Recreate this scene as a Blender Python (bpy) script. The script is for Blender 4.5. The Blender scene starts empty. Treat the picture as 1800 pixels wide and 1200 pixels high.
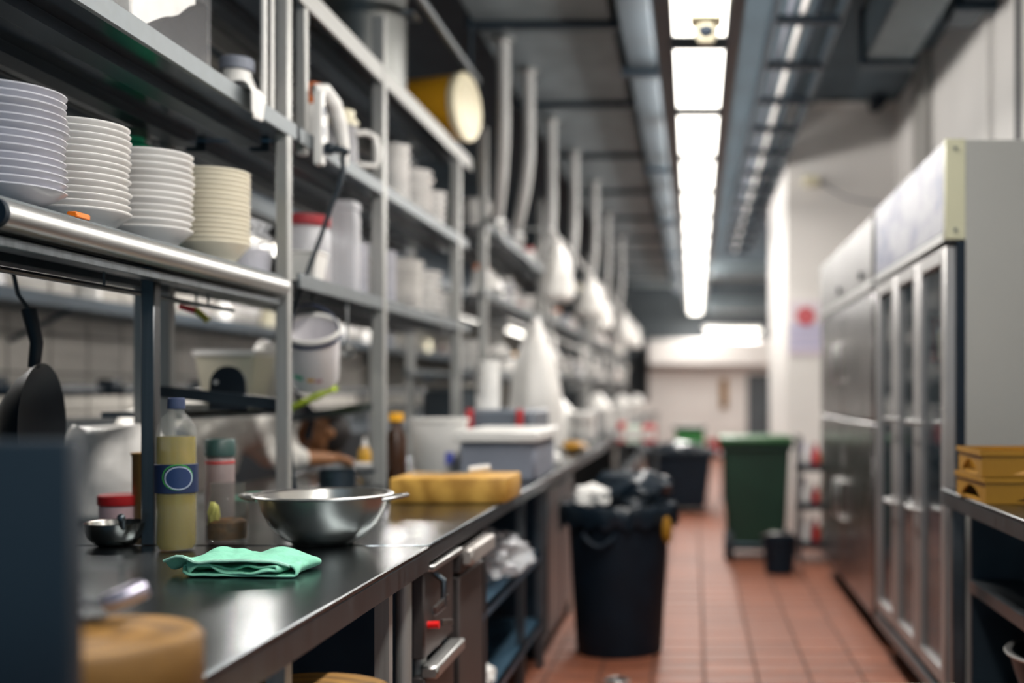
import bpy, bmesh, math, random
from mathutils import Vector, Matrix, noise as mnoise
PI = math.pi
S = bpy.context.scene
COL = S.collection
EYE = 1.15                       # camera height
DEPTH = 40/22                    # the depths below are laid out for a 22 mm view and drawn out at the end
# ---------------------------------------------------------------- camera, world, exposure
cam = bpy.data.cameras.new('camera'); camo = bpy.data.objects.new('camera', cam); COL.objects.link(camo)
camo.location = (0, 0, EYE); camo.rotation_euler = (PI/2, 0, 0)
cam.lens = 40.0; cam.sensor_width = 36; cam.shift_x = -320/1800; cam.shift_y = 90/1800
cam.clip_start = .05; cam.clip_end = 60
cam.dof.use_dof = True; cam.dof.focus_distance = 2.22; cam.dof.aperture_fstop = 1.3
S.camera = camo
w = bpy.data.worlds.new('world'); S.world = w; w.use_nodes = True
w.node_tree.nodes['Background'].inputs[0].default_value = (.15, .30, .42, 1)
w.node_tree.nodes['Background'].inputs[1].default_value = .5
S.view_settings.view_transform = 'Standard'; S.view_settings.look = 'None'
S.view_settings.gamma = 1; S.view_settings.use_curve_mapping = False
S.view_settings.exposure = 0.85
LAMP = 3.0                       # radiance of the lamp diffusers
LAMP_W = 7.5                     # watts of each ceiling panel

def W(px, py, Y):                # a photo direction at depth Y, depth known from what the thing stands on
    return Vector(((px-1220)/1100*Y, Y, EYE-(py-690)/1100*Y))
def lin(h):
    h = h.lstrip('#'); o = []
    for i in (0, 2, 4):
        c = int(h[i:i+2], 16)/255
        o.append(c/12.92 if c <= .04045 else ((c+.055)/1.055)**2.4)
    return o
# ---------------------------------------------------------------- materials
MATS = {}
def M(name, hx, rough=.5, metal=0, var=.12, scale=6, stretch=(1,1,1), bump=0, alpha=1, emit=0, rvar=.08, trans=0, spec=.5, objvar=0):
    if name in MATS: return MATS[name]
    m = bpy.data.materials.new(name); m.use_nodes = True; nt = m.node_tree; N = nt.nodes; L = nt.links
    b = N['Principled BSDF']; c = lin(hx)
    tc = N.new('ShaderNodeTexCoord'); mp = N.new('ShaderNodeMapping'); mp.inputs['Scale'].default_value = stretch
    L.new(tc.outputs['Object'], mp.inputs[0])
    nz = N.new('ShaderNodeTexNoise'); nz.inputs['Scale'].default_value = scale; nz.inputs['Detail'].default_value = 5
    L.new(mp.outputs[0], nz.inputs['Vector'])
    rp = N.new('ShaderNodeValToRGB')
    rp.color_ramp.elements[0].position = .3; rp.color_ramp.elements[1].position = .7
    rp.color_ramp.elements[0].color = [max(0, x*(1-var)) for x in c]+[1]
    rp.color_ramp.elements[1].color = [min(1, x*(1+var)) for x in c]+[1]
    L.new(nz.outputs[0], rp.inputs[0])
    colout = rp.outputs[0]
    if objvar:
        oi = N.new('ShaderNodeObjectInfo'); hs = N.new('ShaderNodeHueSaturation'); mr = N.new('ShaderNodeMapRange')
        mr.inputs[3].default_value = 1-objvar; mr.inputs[4].default_value = 1+objvar
        L.new(oi.outputs['Random'], mr.inputs[0]); L.new(mr.outputs[0], hs.inputs['Value']); L.new(colout, hs.inputs['Color']); colout = hs.outputs[0]
    L.new(colout, b.inputs['Base Color'])
    r2 = N.new('ShaderNodeMapRange'); r2.inputs[3].default_value = max(.02, rough-rvar); r2.inputs[4].default_value = min(1, rough+rvar)
    L.new(nz.outputs[0], r2.inputs[0]); L.new(r2.outputs[0], b.inputs['Roughness'])
    b.inputs['Metallic'].default_value = metal; b.inputs['Alpha'].default_value = alpha
    b.inputs['Specular IOR Level'].default_value = spec
    if trans: b.inputs['Transmission Weight'].default_value = trans
    if bump:
        bp = N.new('ShaderNodeBump'); bp.inputs['Strength'].default_value = bump; bp.inputs['Distance'].default_value = .01
        L.new(nz.outputs[0], bp.inputs['Height']); L.new(bp.outputs[0], b.inputs['Normal'])
    if emit:
        b.inputs['Emission Color'].default_value = c+[1]; b.inputs['Emission Strength'].default_value = emit
    MATS[name] = m
    return m
steel   = M('brushed_steel', '#b4b4b2', .38, 1, .1, 5, (6, .5, 6), rvar=.06)
steel_s = M('shelf_steel', '#6c7275', .5, .6, .16, 14, (1, 1, 1), rvar=.1)
steel_u = M('dull_steel', '#6d7377', .38, 1, .2, 6, (1, 8, 1), rvar=.12)
counter_m = M('worktop_steel', '#5c6367', .24, 1, .2, 3.5, (1, 1, 1), rvar=.08)
post_m  = M('post_steel', '#a6a6a3', .48, .55, .1, 5, (30, 30, 1))
dsteel  = M('dark_steel', '#3a4650', .4, .8, .2, 4)
galv    = M('galvanised_duct', '#7b868b', .55, .35, .2, 5, bump=.05)
paintgrey = M('grey_paint', '#4b5257', .55, 0, .12, 4)
white_w = M('white_wall_paint', '#dedad6', .7, 0, .05, 2, bump=.04)
ceil_m  = M('dark_ceiling', '#4a5963', .85, 0, .2, 1.5)
porc    = M('white_porcelain', '#e9e7e4', .22, 0, .04, 3, objvar=.05)
porc_l  = M('greyish_porcelain', '#d3d3da', .22, 0, .04, 3, objvar=.05)
porc_c  = M('cream_porcelain', '#e6dec9', .24, 0, .05, 3, objvar=.05)
whitep  = M('white_plastic', '#dcdad6', .4, 0, .04, 4)
clearw  = M('translucent_plastic', '#dcdce0', .3, 0, .05, 6, alpha=.42)
clear   = M('clear_plastic', '#dfe4e3', .08, 0, .04, 4, alpha=.1, rvar=.03)
glassm  = M('pane_glass', '#26343c', .05, 0, .05, 2, alpha=.42, rvar=.02, spec=1)
MATS['pane_glass'].node_tree.nodes['Principled BSDF'].inputs['IOR'].default_value = 1.9
bagm    = M('white_bag_film', '#dedbd6', .35, 0, .05, 10, alpha=.97, bump=.3)
clearbag= M('clear_bag_film', '#dfe0e3', .15, 0, .1, 14, alpha=.42, bump=.4)
black   = M('black_plastic', '#0c1a26', .6, 0, .25, 8, spec=.25)  # navy in the blacks imitates bluish, lifted shadows
blackbag= M('black_bag_film', '#111d27', .3, 0, .3, 12, bump=.5)
blackm  = M('black_iron', '#0d1a24', .5, .2, .3, 6)
navy    = M('navy_print', '#1b2a4c', .45, 0, .08, 8)
green   = M('green_bin_plastic', '#0f3224', .5, 0, .15, 5)
greenb  = M('green_glass', '#2fb383', .15, 0, .15, 4, alpha=.92)
mint    = M('mint_towel', '#86cdb0', .9, 0, .1, 60, bump=.25)
yellow  = M('yellow_plastic', '#f4b128', .35, 0, .06, 4)
yellowl = M('yellow_lid', '#f7ecc8', .4, 0, .06, 4)
mustard = M('mustard_plastic', '#94690f', .5, 0, .15, 6)
red     = M('red_plastic', '#b51f22', .4, 0, .1, 5)
orange  = M('orange_plastic', '#f07a16', .4, 0, .1, 5)
lime    = M('lime_plastic', '#b8cf26', .45, 0, .1, 5)
beige   = M('beige_metal', '#d6cfb4', .45, 0, .06, 4)
greyblue= M('grey_blue_plastic', '#7b808c', .5, 0, .08, 4)
panel_d = M('dark_panel_paint', '#222c35', .42, 0, .1, 2)
lav     = M('lavender_food', '#8a86a8', .6, 0, .25, 30, bump=.4)
brown   = M('brown_sauce', '#3d2414', .3, 0, .2, 8)
skin    = M('skin', '#966642', .5, 0, .08, 12)
hairm   = M('dark_hair', '#1d1512', .6, 0, .3, 40)
jacketm = M('white_chef_cloth', '#d8d4cd', .85, 0, .06, 14, bump=.3)
trouser = M('dark_trouser_cloth', '#222831', .9, 0, .15, 14)
apronm  = M('maroon_cloth', '#5a2a30', .9, 0, .15, 14)
cord_m  = M('black_cord', '#0e1f2a', .45, 0, .2, 10)
whitecl = M('white_cloth', '#e2e0dc', .9, 0, .06, 20, bump=.3)
amber   = M('amber_liquid', '#94801c', .12, 0, .1, 3, alpha=.78)
fridge_w= M('fridge_side_enamel', '#949490', .42, 0, .04, 2)
cream_m = M('cream_enamel', '#b3b197', .45, 0, .05, 3)
lampm   = M('lamp_diffuser', '#fffaf0', .5, 0, 0, 1, emit=LAMP)
rubber  = M('black_rubber', '#101820', .7, 0, .2, 8)

def wood(name, c1, c2):
    m = bpy.data.materials.new(name); m.use_nodes = True; N = m.node_tree.nodes; L = m.node_tree.links; b = N['Principled BSDF']
    tc = N.new('ShaderNodeTexCoord'); wv = N.new('ShaderNodeTexWave'); wv.wave_type = 'RINGS'; wv.rings_direction = 'Z'
    wv.inputs['Scale'].default_value = 9; wv.inputs['Distortion'].default_value = 5; wv.inputs['Detail'].default_value = 4
    nz = N.new('ShaderNodeTexNoise'); nz.inputs['Scale'].default_value = 7; nz.inputs['Detail'].default_value = 6
    L.new(tc.outputs['Object'], wv.inputs[0]); L.new(tc.outputs['Object'], nz.inputs[0])
    mx = N.new('ShaderNodeMath'); mx.operation = 'MULTIPLY_ADD'; mx.inputs[1].default_value = .3
    L.new(wv.outputs['Fac'], mx.inputs[0]); L.new(nz.outputs[0], mx.inputs[2])
    rp = N.new('ShaderNodeValToRGB'); rp.color_ramp.elements[0].position = .35; rp.color_ramp.elements[1].position = .85
    rp.color_ramp.elements[0].color = lin(c1)+[1]; rp.color_ramp.elements[1].color = lin(c2)+[1]
    L.new(mx.outputs[0], rp.inputs[0]); L.new(rp.outputs[0], b.inputs['Base Color']); b.inputs['Roughness'].default_value = .55
    bp = N.new('ShaderNodeBump'); bp.inputs['Strength'].default_value = .15; L.new(mx.outputs[0], bp.inputs['Height']); L.new(bp.outputs[0], b.inputs['Normal'])
    MATS[name] = m; return m
wood_b = wood('block_wood', '#573a13', '#9a7030')
wood_y = wood('board_wood', '#93661c', '#d2a24a')
tile_m = M('quarry_tile', '#7c4730', .58, 0, .2, 9, rvar=.12, objvar=.12, bump=.05)
grout  = M('floor_grout', '#53372c', .8, 0, .2, 12)
wtile  = M('wall_tile', '#b9b4ac', .25, 0, .06, 4, objvar=.06)
wgrout = M('wall_grout', '#6f6c66', .8, 0, .1, 6)

# ---------------------------------------------------------------- mesh builder
class MB:
    def __init__(s): s.bm = bmesh.new()
    def box(s, x0, x1, y0, y1, z0, z1, bev=0, seg=1):
        r = bmesh.ops.create_cube(s.bm, size=1)['verts']
        for v in r: v.co = Vector(((x0+x1)/2+v.co.x*(x1-x0), (y0+y1)/2+v.co.y*(y1-y0), (z0+z1)/2+v.co.z*(z1-z0)))
        if bev:
            es = list({e for v in r for e in v.link_edges})
            bmesh.ops.bevel(s.bm, geom=es, offset=bev, segments=seg, affect='EDGES', profile=.5)
        return s
    def bar(s, p0, p1, wx, wz, up=(0,0,1)):      # rectangular bar between two points
        p0 = Vector(p0); p1 = Vector(p1); d = (p1-p0).normalized(); u = Vector(up)
        a = d.cross(u)
        if a.length < 1e-4: a = d.cross(Vector((1,0,0)))
        a.normalize(); c = a.cross(d).normalized()
        vs = []
        for p in (p0, p1):
            for i, j in ((-1,-1),(1,-1),(1,1),(-1,1)): vs.append(s.bm.verts.new(p+a*i*wx/2+c*j*wz/2))
        for f in ((3,2,1,0),(4,5,6,7),(0,1,5,4),(1,2,6,5),(2,3,7,6),(3,0,4,7)): s.bm.faces.new([vs[k] for k in f])
        return s
    def tube(s, pts, r, n=10, cap=True):
        pts = [Vector(p) for p in pts]; rings = []; a = None
        rs = r if isinstance(r, (list, tuple)) else [r]*len(pts)
        for i, p in enumerate(pts):
            d = (pts[min(i+1, len(pts)-1)]-pts[max(i-1, 0)])
            if d.length < 1e-9: d = Vector((0,0,1))
            d.normalize()
            if a is None:
                a = d.cross(Vector((0,0,1)))
                if a.length < .05: a = d.cross(Vector((1,0,0)))
            a = (a-d*a.dot(d)).normalized(); c = d.cross(a)
            rings.append([s.bm.verts.new(p+(a*math.cos(2*PI*k/n)+c*math.sin(2*PI*k/n))*rs[i]) for k in range(n)])
        for q in range(len(rings)-1):
            for k in range(n): s.bm.faces.new((rings[q][k], rings[q][(k+1)%n], rings[q+1][(k+1)%n], rings[q+1][k]))
        if cap:
            s.bm.faces.new(rings[0][::-1]); s.bm.faces.new(rings[-1])
        return s
    def cyl(s, p0, p1, r, r1=None, n=20): return s.tube([p0, p1], [r, r if r1 is None else r1], n)
    def lathe(s, prof, n=32, c=(0,0,0), mat=None, sq=0):
        c = Vector(c); rings = []
        for r, z in prof:
            if r < 1e-6:
                v = Vector((0, 0, z)); v = (mat @ v) if mat else v
                rings.append([s.bm.verts.new(c+v)])
            else:
                ring = []
                for k in range(n):
                    t = 2*PI*k/n; x, y = math.cos(t), math.sin(t)
                    if sq:
                        m = max(abs(x), abs(y)); f = 1+(1/m-1)*sq; x *= f; y *= f
                    v = Vector((x*r, y*r, z)); v = (mat @ v) if mat else v
                    ring.append(s.bm.verts.new(c+v))
                rings.append(ring)
        for a, b in zip(rings, rings[1:]):
            if len(a) == 1 and len(b) == 1: continue
            for k in range(n):
                if len(a) == 1: s.bm.faces.new((a[0], b[(k+1)%n], b[k]))
                elif len(b) == 1: s.bm.faces.new((a[k], a[(k+1)%n], b[0]))
                else: s.bm.faces.new((a[k], a[(k+1)%n], b[(k+1)%n], b[k]))
        return s
    def ball(s, c, rx, ry=None, rz=None, sub=3, rot=None, jit=0):
        ry = rx if ry is None else ry; rz = rx if rz is None else rz
        vs = bmesh.ops.create_icosphere(s.bm, subdivisions=sub, radius=1)['verts']
        for v in vs:
            p = v.co.copy()
            if jit: p *= 1+jit*(mnoise.noise(p*2.1+Vector(c)*9)+.5*mnoise.noise(p*5+Vector(c)*7))
            p = Vector((p.x*rx, p.y*ry, p.z*rz))
            if rot: p = rot @ p
            v.co = p+Vector(c)
        return s
    def grid(s, f, nu, nv):
        vs = [[s.bm.verts.new(f(i/nu, j/nv)) for j in range(nv+1)] for i in range(nu+1)]
        for i in range(nu):
            for j in range(nv): s.bm.faces.new((vs[i][j], vs[i+1][j], vs[i+1][j+1], vs[i][j+1]))
        return s
    def build(s, name, mat, parent=None, local=False, label=None, ang=38, smooth=True):
        me = bpy.data.meshes.new(name); bmesh.ops.recalc_face_normals(s.bm, faces=s.bm.faces[:]); s.bm.to_mesh(me); s.bm.free()
        me.materials.append(mat)
        if smooth and len(me.polygons):
            me.polygons.foreach_set('use_smooth', [True]*len(me.polygons)); me.set_sharp_from_angle(angle=math.radians(ang))
        o = bpy.data.objects.new(name, me); COL.objects.link(o)
        if parent is not None:
            o.parent = parent
            if not local: o.location = -wloc(parent)
        if label: o['label'] = label
        return o
def wloc(o):
    v = Vector((0,0,0))
    while o is not None: v = v+Vector(o.location); o = o.parent
    return v
def tag(o, label, cat, group=None, kind=None):
    o['label'] = label; o['category'] = cat
    if group: o['group'] = group
    if kind: o['kind'] = kind
    return o
def thing(name, label, cat, loc=(0,0,0), rz=0, group=None):
    o = bpy.data.objects.new(name, None); COL.objects.link(o); o.location = loc; o.rotation_euler = (0,0,rz); o.empty_display_size = .05
    return tag(o, label, cat, group)
def struct(name, mb, mat, label=None):
    o = mb.build(name, mat); o['kind'] = 'structure'
    if label: o['label'] = label
    return o
def copy_tree(o, parent=None):
    c = o.copy(); COL.objects.link(c); c.parent = parent
    for ch in list(o.children): copy_tree(ch, c)
    return c
ORD = ['lowest', 'second', 'third', 'fourth', 'fifth', 'sixth', 'seventh', 'eighth', 'ninth', 'tenth', 'eleventh', 'twelfth', 'thirteenth', 'fourteenth', 'fifteenth', 'sixteenth', 'seventeenth', 'eighteenth', 'nineteenth', 'twentieth']
def rods(t, pts, z0, z1, r=.008):
    for x, y in pts: MB().cyl((x, y, z0), (x, y, z1), r, n=6).build('hanger_rod', MATS['dark_steel'], t)
def ordn(i, n):
    if i == 0: return 'lowest'
    if i == n-1: return 'topmost'
    return ORD[i]+' from bottom'
# ================================================================ the room
CT = .80                                         # worktop height
FX = -.605                                       # worktop front
CEIL = 3.45
struct('floor', MB().box(-3.4, 1.7, -.6, 12.3, -.12, -.004), grout)
FLOOR = bpy.data.objects['floor']
TW, TD = .214, .107
def tile_mesh(name, w, d, t, bev, mat, axis='z'):
    mb = MB()
    if axis == 'z': mb.box(-w/2, w/2, -d/2, d/2, -t, 0, bev)
    else: mb.box(-t, 0, -w/2, w/2, -d/2, d/2, bev)
    me = bpy.data.meshes.new(name); bmesh.ops.recalc_face_normals(mb.bm, faces=mb.bm.faces[:]); mb.bm.to_mesh(me); mb.bm.free(); me.materials.append(mat)
    return me
tme = tile_mesh('floor_tile', TW-.009, TD-.008, .02, .003, tile_m)
rnd = random.Random(4)
cols = [(.041+.107)+TW*k for k in range(-4, 4)]  # joints run along the aisle
rows = [2.3+TD*k for k in range(92)]
stuffmb = MB(); cnt = 0
for j, y in enumerate(rows):
    for x in cols:
        if j < 37:
            o = bpy.data.objects.new('floor_tile', tme); COL.objects.link(o); o.parent = FLOOR
            o.location = (x, y, rnd.uniform(-.0015, 0)); o.rotation_euler = (rnd.uniform(-.004,.004), rnd.uniform(-.003,.003), 0); cnt += 1
        else: stuffmb.box(x-TW/2+.0045, x+TW/2-.0045, y-TD/2+.004, y+TD/2-.004, -.02, -rnd.uniform(0, .0015))
for y in [2.3-TD*k for k in range(1, 26)]:
    for x in [(.041+.107)+TW*k for k in range(-13, 7)]: stuffmb.box(x-TW/2+.0045, x+TW/2-.0045, y-TD/2+.004, y+TD/2-.004, -.02, 0)
for y in rows:
    for x in [(.041+.107)+TW*k for k in list(range(-13, -4))+list(range(4, 7))]: stuffmb.box(x-TW/2+.0045, x+TW/2-.0045, y-TD/2+.004, y+TD/2-.004, -.02, 0)
ft = stuffmb.build('floor_tile_rest', tile_m, FLOOR, smooth=False); ft['kind'] = 'stuff'
struct('ceiling', MB().box(-3.4, 1.7, -.6, 12.3, CEIL, CEIL+.1), ceil_m)
struct('wall_right', MB().box(1.6, 1.7, -.6, 12.3, 0, CEIL), white_w)
struct('wall_back', MB().box(-3.4, 1.7, 12.2, 12.3, 0, CEIL), paintgrey)  # dark colour stands in for the unlit depth above the cold room
WL = struct('wall_left', MB().box(-3.4, -3.3, -.6, 12.3, 0, CEIL), wgrout)
wme = tile_mesh('wall_tile', .2-.008, .2-.008, .012, .003, wtile, 'x')
for a in range(24):
    for b in range(6):
        o = bpy.data.objects.new('wall_tile', wme); COL.objects.link(o); o.parent = WL
        o.location = (-3.29+rnd.uniform(0,.001), 1.5+.2*a, .95+.2*b)
# white column jutting out of the right wall
struct('wall_pillar', MB().box(.74, 1.6, 5.0, 6.15, 0, CEIL), white_w)
# right wall: vertical boxed pipes / conduits
struct('trim_1', MB().box(1.54, 1.6, 4.2, 4.3, 0, CEIL).box(1.56, 1.6, 4.42, 4.47, 0, CEIL), M('conduit_grey', '#a5a29d', .6, 0, .06, 3))
struct('trim_2', MB().box(1.585, 1.6, 3.06, 3.09, 0, CEIL), black)
struct('trim_3', MB().box(1.57, 1.6, 3.35, 3.4, 0, CEIL), white_w)

# ---------------------------------------------------------------- ceiling lamps over the aisle
LZ = EYE+1.5
def area_lamp(name, loc, sx, sy, watts, col=(1, .965, .92)):
    l = bpy.data.lights.new(name, 'AREA'); l.shape = 'RECTANGLE'; l.size = sx; l.size_y = sy; l.energy = watts; l.color = col
    o = bpy.data.objects.new(name, l); COL.objects.link(o); o.location = loc
    return o
per, plen = .66, .58
y0 = 2.73
for k in range(-4, 14):
    ya = y0+per*k
    lb = 'fluorescent ceiling panel with the security camera hanging below it' if k == -1 else (f'{(["first"]+ORD[1:])[k]} fluorescent ceiling panel beyond the security camera' if k >= 0 else f'{(["first"]+ORD[1:])[-k-2]} fluorescent ceiling panel before the security camera')
    t = thing('ceiling_light', lb, 'light', (.03, ya+plen/2, LZ), group='ceiling light panels above the aisle')
    fr = MB()
    fr.box(-.1, -.088, ya, ya+plen, LZ, LZ+.07).box(.133, .145, ya, ya+plen, LZ, LZ+.07).box(-.088, .133, ya, ya+.01, LZ, LZ+.07).box(-.088, .133, ya+plen-.01, ya+plen, LZ, LZ+.07).box(-.1, .145, ya, ya+plen, LZ+.06, LZ+.075)
    fr.build('frame', paintgrey, t)
    MB().box(-.09, .135, ya+.008, ya+plen-.008, LZ+.004, LZ+.02).build('diffuser', lampm, t)
    area_lamp('panel_light', (.0225, ya+plen/2, LZ-.003), .22, plen-.02, LAMP_W)
    area_lamp('added_side_light', (.165, ya+plen/2, LZ+.16), .06, plen-.02, 2.4).rotation_euler = (0, -2.1, 0)  # unseen lamps on both sides, added above the trunking to brighten the upper walls
    area_lamp('added_side_light', (-.125, ya+plen/2, LZ+.16), .06, plen-.02, 2.0).rotation_euler = (0, 2.1, 0)
tag(MB().box(-.17, .21, 1.2, 11.9, LZ+.078, LZ+.12).build('light_trunking', dsteel), 'dark steel trunking that carries the row of ceiling lights', 'trunking')
rods(bpy.data.objects['light_trunking'], [(.03, 1.6+1.3*q) for q in range(8)], LZ+.12, CEIL, .006)
t = thing('fluorescent_lamp', 'single long fluorescent tube across the far end of the kitchen', 'light', (.7, 11.3, 2.24))
MB().cyl((.22, 11.3, 2.26), (1.2, 11.3, 2.26), .03, n=14).build('tube', lampm, t); MB().box(.18, 1.24, 11.27, 11.33, 2.30, 2.36).build('housing', whitep, t); area_lamp('tube_light', (.7, 11.3, 2.225), 1.0, .05, 8)
rods(t, ((.3, 11.3), (1.1, 11.3)), 2.36, CEIL)
# lamps under the cooking hood behind the racks
for ni, yy in enumerate((2.2, 3.9, 5.6, 7.3, 9.0)):
    t = thing('hood_lamp', f'{["first", "second", "third", "fourth", "fifth"][ni]} tube lamp under the cooking hood, counted from the hanging wok', 'light', (-2.55, yy, 2.02), group='lamps under the cooking hood')
    MB().box(-2.62, -2.48, yy-.45, yy+.45, 2.03, 2.06, .008).build('housing', whitep, t)
    MB().cyl((-2.55, yy-.4, 2.01), (-2.55, yy+.4, 2.01), .02, n=10).build('tube', lampm, t)
    area_lamp('hood_light', (-2.55, yy, 1.985), .06, .8, 10.0)

# ---------------------------------------------------------------- overhead steel
def duct(name, label, x0, x1, ya, yb, z0, z1, step, mat=galv):
    t = thing(name, label, 'duct', ((x0+x1)/2, ya, z0))
    MB().box(x0, x1, ya, yb, z0, z1, .01).build('duct_body', mat, t)
    y = ya
    while y < yb:
        MB().box(x0-.03, x1+.03, y-.03, y+.03, z0-.035, z1+.02).build('flange', dsteel, t)
        y += step
    rods(t, [(x, y) for x in (x0+.05, x1-.05) for y in (ya+.4, yb-.4)], z1, CEIL)
    return t
duct('ventilation_duct', 'wide grey sheet-metal air duct with dark flanges above the shelving racks', -1.15, -.42, 2.35, 11.4, EYE+1.92, EYE+2.22, .9)
duct('ventilation_duct', 'long slate-grey duct hung between the wide flanged duct and the lights', -.36, -.2, 1.9, 11.2, EYE+1.75, EYE+2.05, 1.5, M('slate_duct', '#2c363d', .7, 0, .15, 4))
duct('ventilation_duct', 'boxy olive-grey air duct near the white right wall', 1.0, 1.28, 1.2, 3.7, EYE+1.95, EYE+2.24, 1.24)
duct('ventilation_duct', 'slim dark duct tight against the white right wall', 1.36, 1.52, 1.2, 3.4, EYE+1.98, EYE+2.18, 1.0, dsteel)
for (ya, z, lab) in ((8.6, 2.75, 'grey cross duct spanning the aisle before the far lamp'), (10.3, 2.5, 'second grey cross duct, over the white cold room front')):
    t = thing('cross_duct', lab, 'duct', (.6, ya, z))
    MB().box(.24, 1.5, ya, ya+.3, z, z+.22, .01).build('duct_body', galv, t)
    for xx in (.45, .85, 1.25): MB().box(xx-.02, xx+.02, ya-.02, ya+.32, z-.02, z+.24).build('flange', dsteel, t)
    rods(t, ((.3, ya+.15), (1.4, ya+.15)), z+.22, CEIL)
# ladder cable tray
t = thing('cable_tray', 'dark ladder-type cable tray with rungs right of the ceiling lights', 'cable tray', (.55, 2.0, EYE+1.8))
for x in (.39, .71): MB().box(x-.012, x+.012, 1.6, 8.2, EYE+1.8, EYE+1.9).build('side_rail', dsteel, t)
for k in range(16): MB().box(.39, .71, 1.75+.42*k, 1.80+.42*k, EYE+1.785, EYE+1.825).build('rung', blackm, t)
for k in range(3): MB().tube([(.46+.07*k, y, EYE+1.84+.008*math.sin(y*2+k)) for y in [1.6+.3*i for i in range(23)]], .016, 8).build('cable', (greyblue, whitep, black)[k], t)
rods(t, [(x, y) for x in (.4, .7) for y in (2.5, 6.5)], EYE+1.85, CEIL)
# dome camera under the first lamps
t = thing('security_camera', 'beige security camera with a black round lens hung under the ceiling lights', 'camera', (.045, 2.4, EYE+1.33))
MB().box(-.015, .105, 2.3, 2.42, EYE+1.405, EYE+1.475, .008).build('housing', beige, t)
MB().cyl((.045, 2.36, EYE+1.475), (.045, 2.36, LZ+.004), .014, n=10).build('mount', whitep, t)
MB().lathe([(0,-.05),(.03,-.042),(.043,-.02),(.045,.02),(.02,.035),(0,.035)], 20, (.045, 2.37, EYE+1.372)).build('dome', beige, t)
MB().lathe([(0,0),(.02,.004),(.029,.014),(.03,.03),(0,.03)], 20, (.045, 2.322, EYE+1.368), Matrix.Rotation(-PI/2, 3, 'X')).build('lens', black, t)
t = thing('wall_camera', 'small dark camera on the white column near the horizontal pipe', 'camera', (1.43, 4.93, 3.4))
MB().cyl((1.43, 4.8, 3.39), (1.43, 4.95, 3.42), .05, .055, 16).build('camera_body', black, t); MB().cyl((1.43, 4.94, 3.42), (1.43, 5.0, 3.42), .02, n=10).build('bracket', whitep, t)
tag(MB().cyl((.95, 4.94, 3.43), (1.6, 4.94, 3.43), .018, n=10).build('water_pipe', whitep), 'white horizontal pipe across the top of the white column', 'pipe')
t = thing('junction_box', 'small junction box with a drooping cable on the white column', 'junction box', (.93, 4.97, 2.82))
MB().box(.87, .99, 4.94, 5.0, 2.79, 2.87, .008).build('box_body', beige, t)
MB().tube([(.99, 4.97, 2.83), (1.1, 4.97, 2.76), (1.2, 4.96, 2.7), (1.32, 4.96, 2.67), (1.45, 4.97, 2.66), (1.58, 4.97, 2.6)], .006, 6).build('cable', greyblue, t)
# poster on the column
def poster_mat():
    m = bpy.data.materials.new('poster_print'); m.use_nodes = True; N = m.node_tree.nodes; L = m.node_tree.links; b = N['Principled BSDF']
    tc = N.new('ShaderNodeTexCoord'); sx = N.new('ShaderNodeSeparateXYZ'); L.new(tc.outputs['Generated'], sx.inputs[0])
    rp = N.new('ShaderNodeValToRGB'); e = rp.color_ramp; e.interpolation = 'CONSTANT'
    e.elements[0].position = 0; e.elements[0].color = lin('#cfc3cf')+[1]; e.elements[1].position = .12; e.elements[1].color = lin('#a7a4c2')+[1]
    for p, c in ((.2, '#c6bfd0'), (.28, '#a7a4c2'), (.36, '#c6bfd0'), (.44, '#b0adc8'), (.56, '#d8cdd4')):
        q = e.elements.new(p); q.color = lin(c)+[1]
    L.new(sx.outputs['Z'], rp.inputs[0]); L.new(rp.outputs[0], b.inputs['Base Color']); b.inputs['Roughness'].default_value = .5
    return m
t = thing('poster', 'pale lavender notice with a red round emblem on the white column', 'poster', (.89, 4.99, 1.45))
MB().box(.76, 1.02, 4.99, 5.0, 1.45, 1.88).build('sheet', poster_mat(), t)
MB().cyl((.89, 4.991, 1.76), (.89, 4.986, 1.76), .075, n=24).build('red_emblem', M('faded_red', '#c05a60', .5), t)

# ---------------------------------------------------------------- far end: white cold room front
t = thing('cold_room', 'white panelled cold room front at the far end of the aisle', 'cold room', (.3, 11.6, 0))
MB().box(-.85, 1.55, 11.55, 12.15, 0, 1.62, .02).build('front_panel', white_w, t)
cr = MB(); cr.grid(lambda u, v: Vector((-.85+2.4*u, 11.25+.3*(1-v) if v < 1 else 11.25, 1.62+.5*v)), 1, 1)
MB().box(-.85, 1.55, 11.3, 12.15, 1.63, 2.12, .04).build('canopy', white_w, t)
MB().box(.98, 1.4, 11.53, 11.56, .1, 1.5, .01).build('grey_door', paintgrey, t)
MB().box(.48, .62, 11.52, 11.56, .85, 1.42, .01).build('door_handle_plate', wood_b, t)
cr.bm.free()
# wooden/dark clutter under the canopy at far right handled later

# ================================================================ worktops
def table(name, label, x0, x1, ya, yb, top, mat, legs=True, under=None, apron=.055, lx=.04, cat='worktop'):
    t = thing(name, label, cat, ((x0+x1)/2, (ya+yb)/2, 0))
    MB().box(x0, x1, ya, yb, top-.012, top, .003).build('top', mat, t)
    MB().box(x1-.012, x1, ya, yb, top-apron, top-.012).box(x0, x0+.012, ya, yb, top-apron, top-.012).box(x0+.012, x1-.012, ya, ya+.012, top-apron, top-.012).box(x0+.012, x1-.012, yb-.012, yb, top-apron, top-.012).build('apron', steel_u, t)
    if legs:
        for x in (x0+lx, x1-lx):
            for y in (ya+.04, yb-.04): MB().cyl((x, y, 0), (x, y, top-.012), .018, n=12).build('leg', post_m, t)
    for z in (under or []):
        MB().box(x0+.03, x1-.045, ya+.03, yb-.03, z-.012, z).box(x1-.05, x1-.04, ya+.03, yb-.03, z-.035, z).build('undershelf', steel_u, t)
    return t
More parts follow.
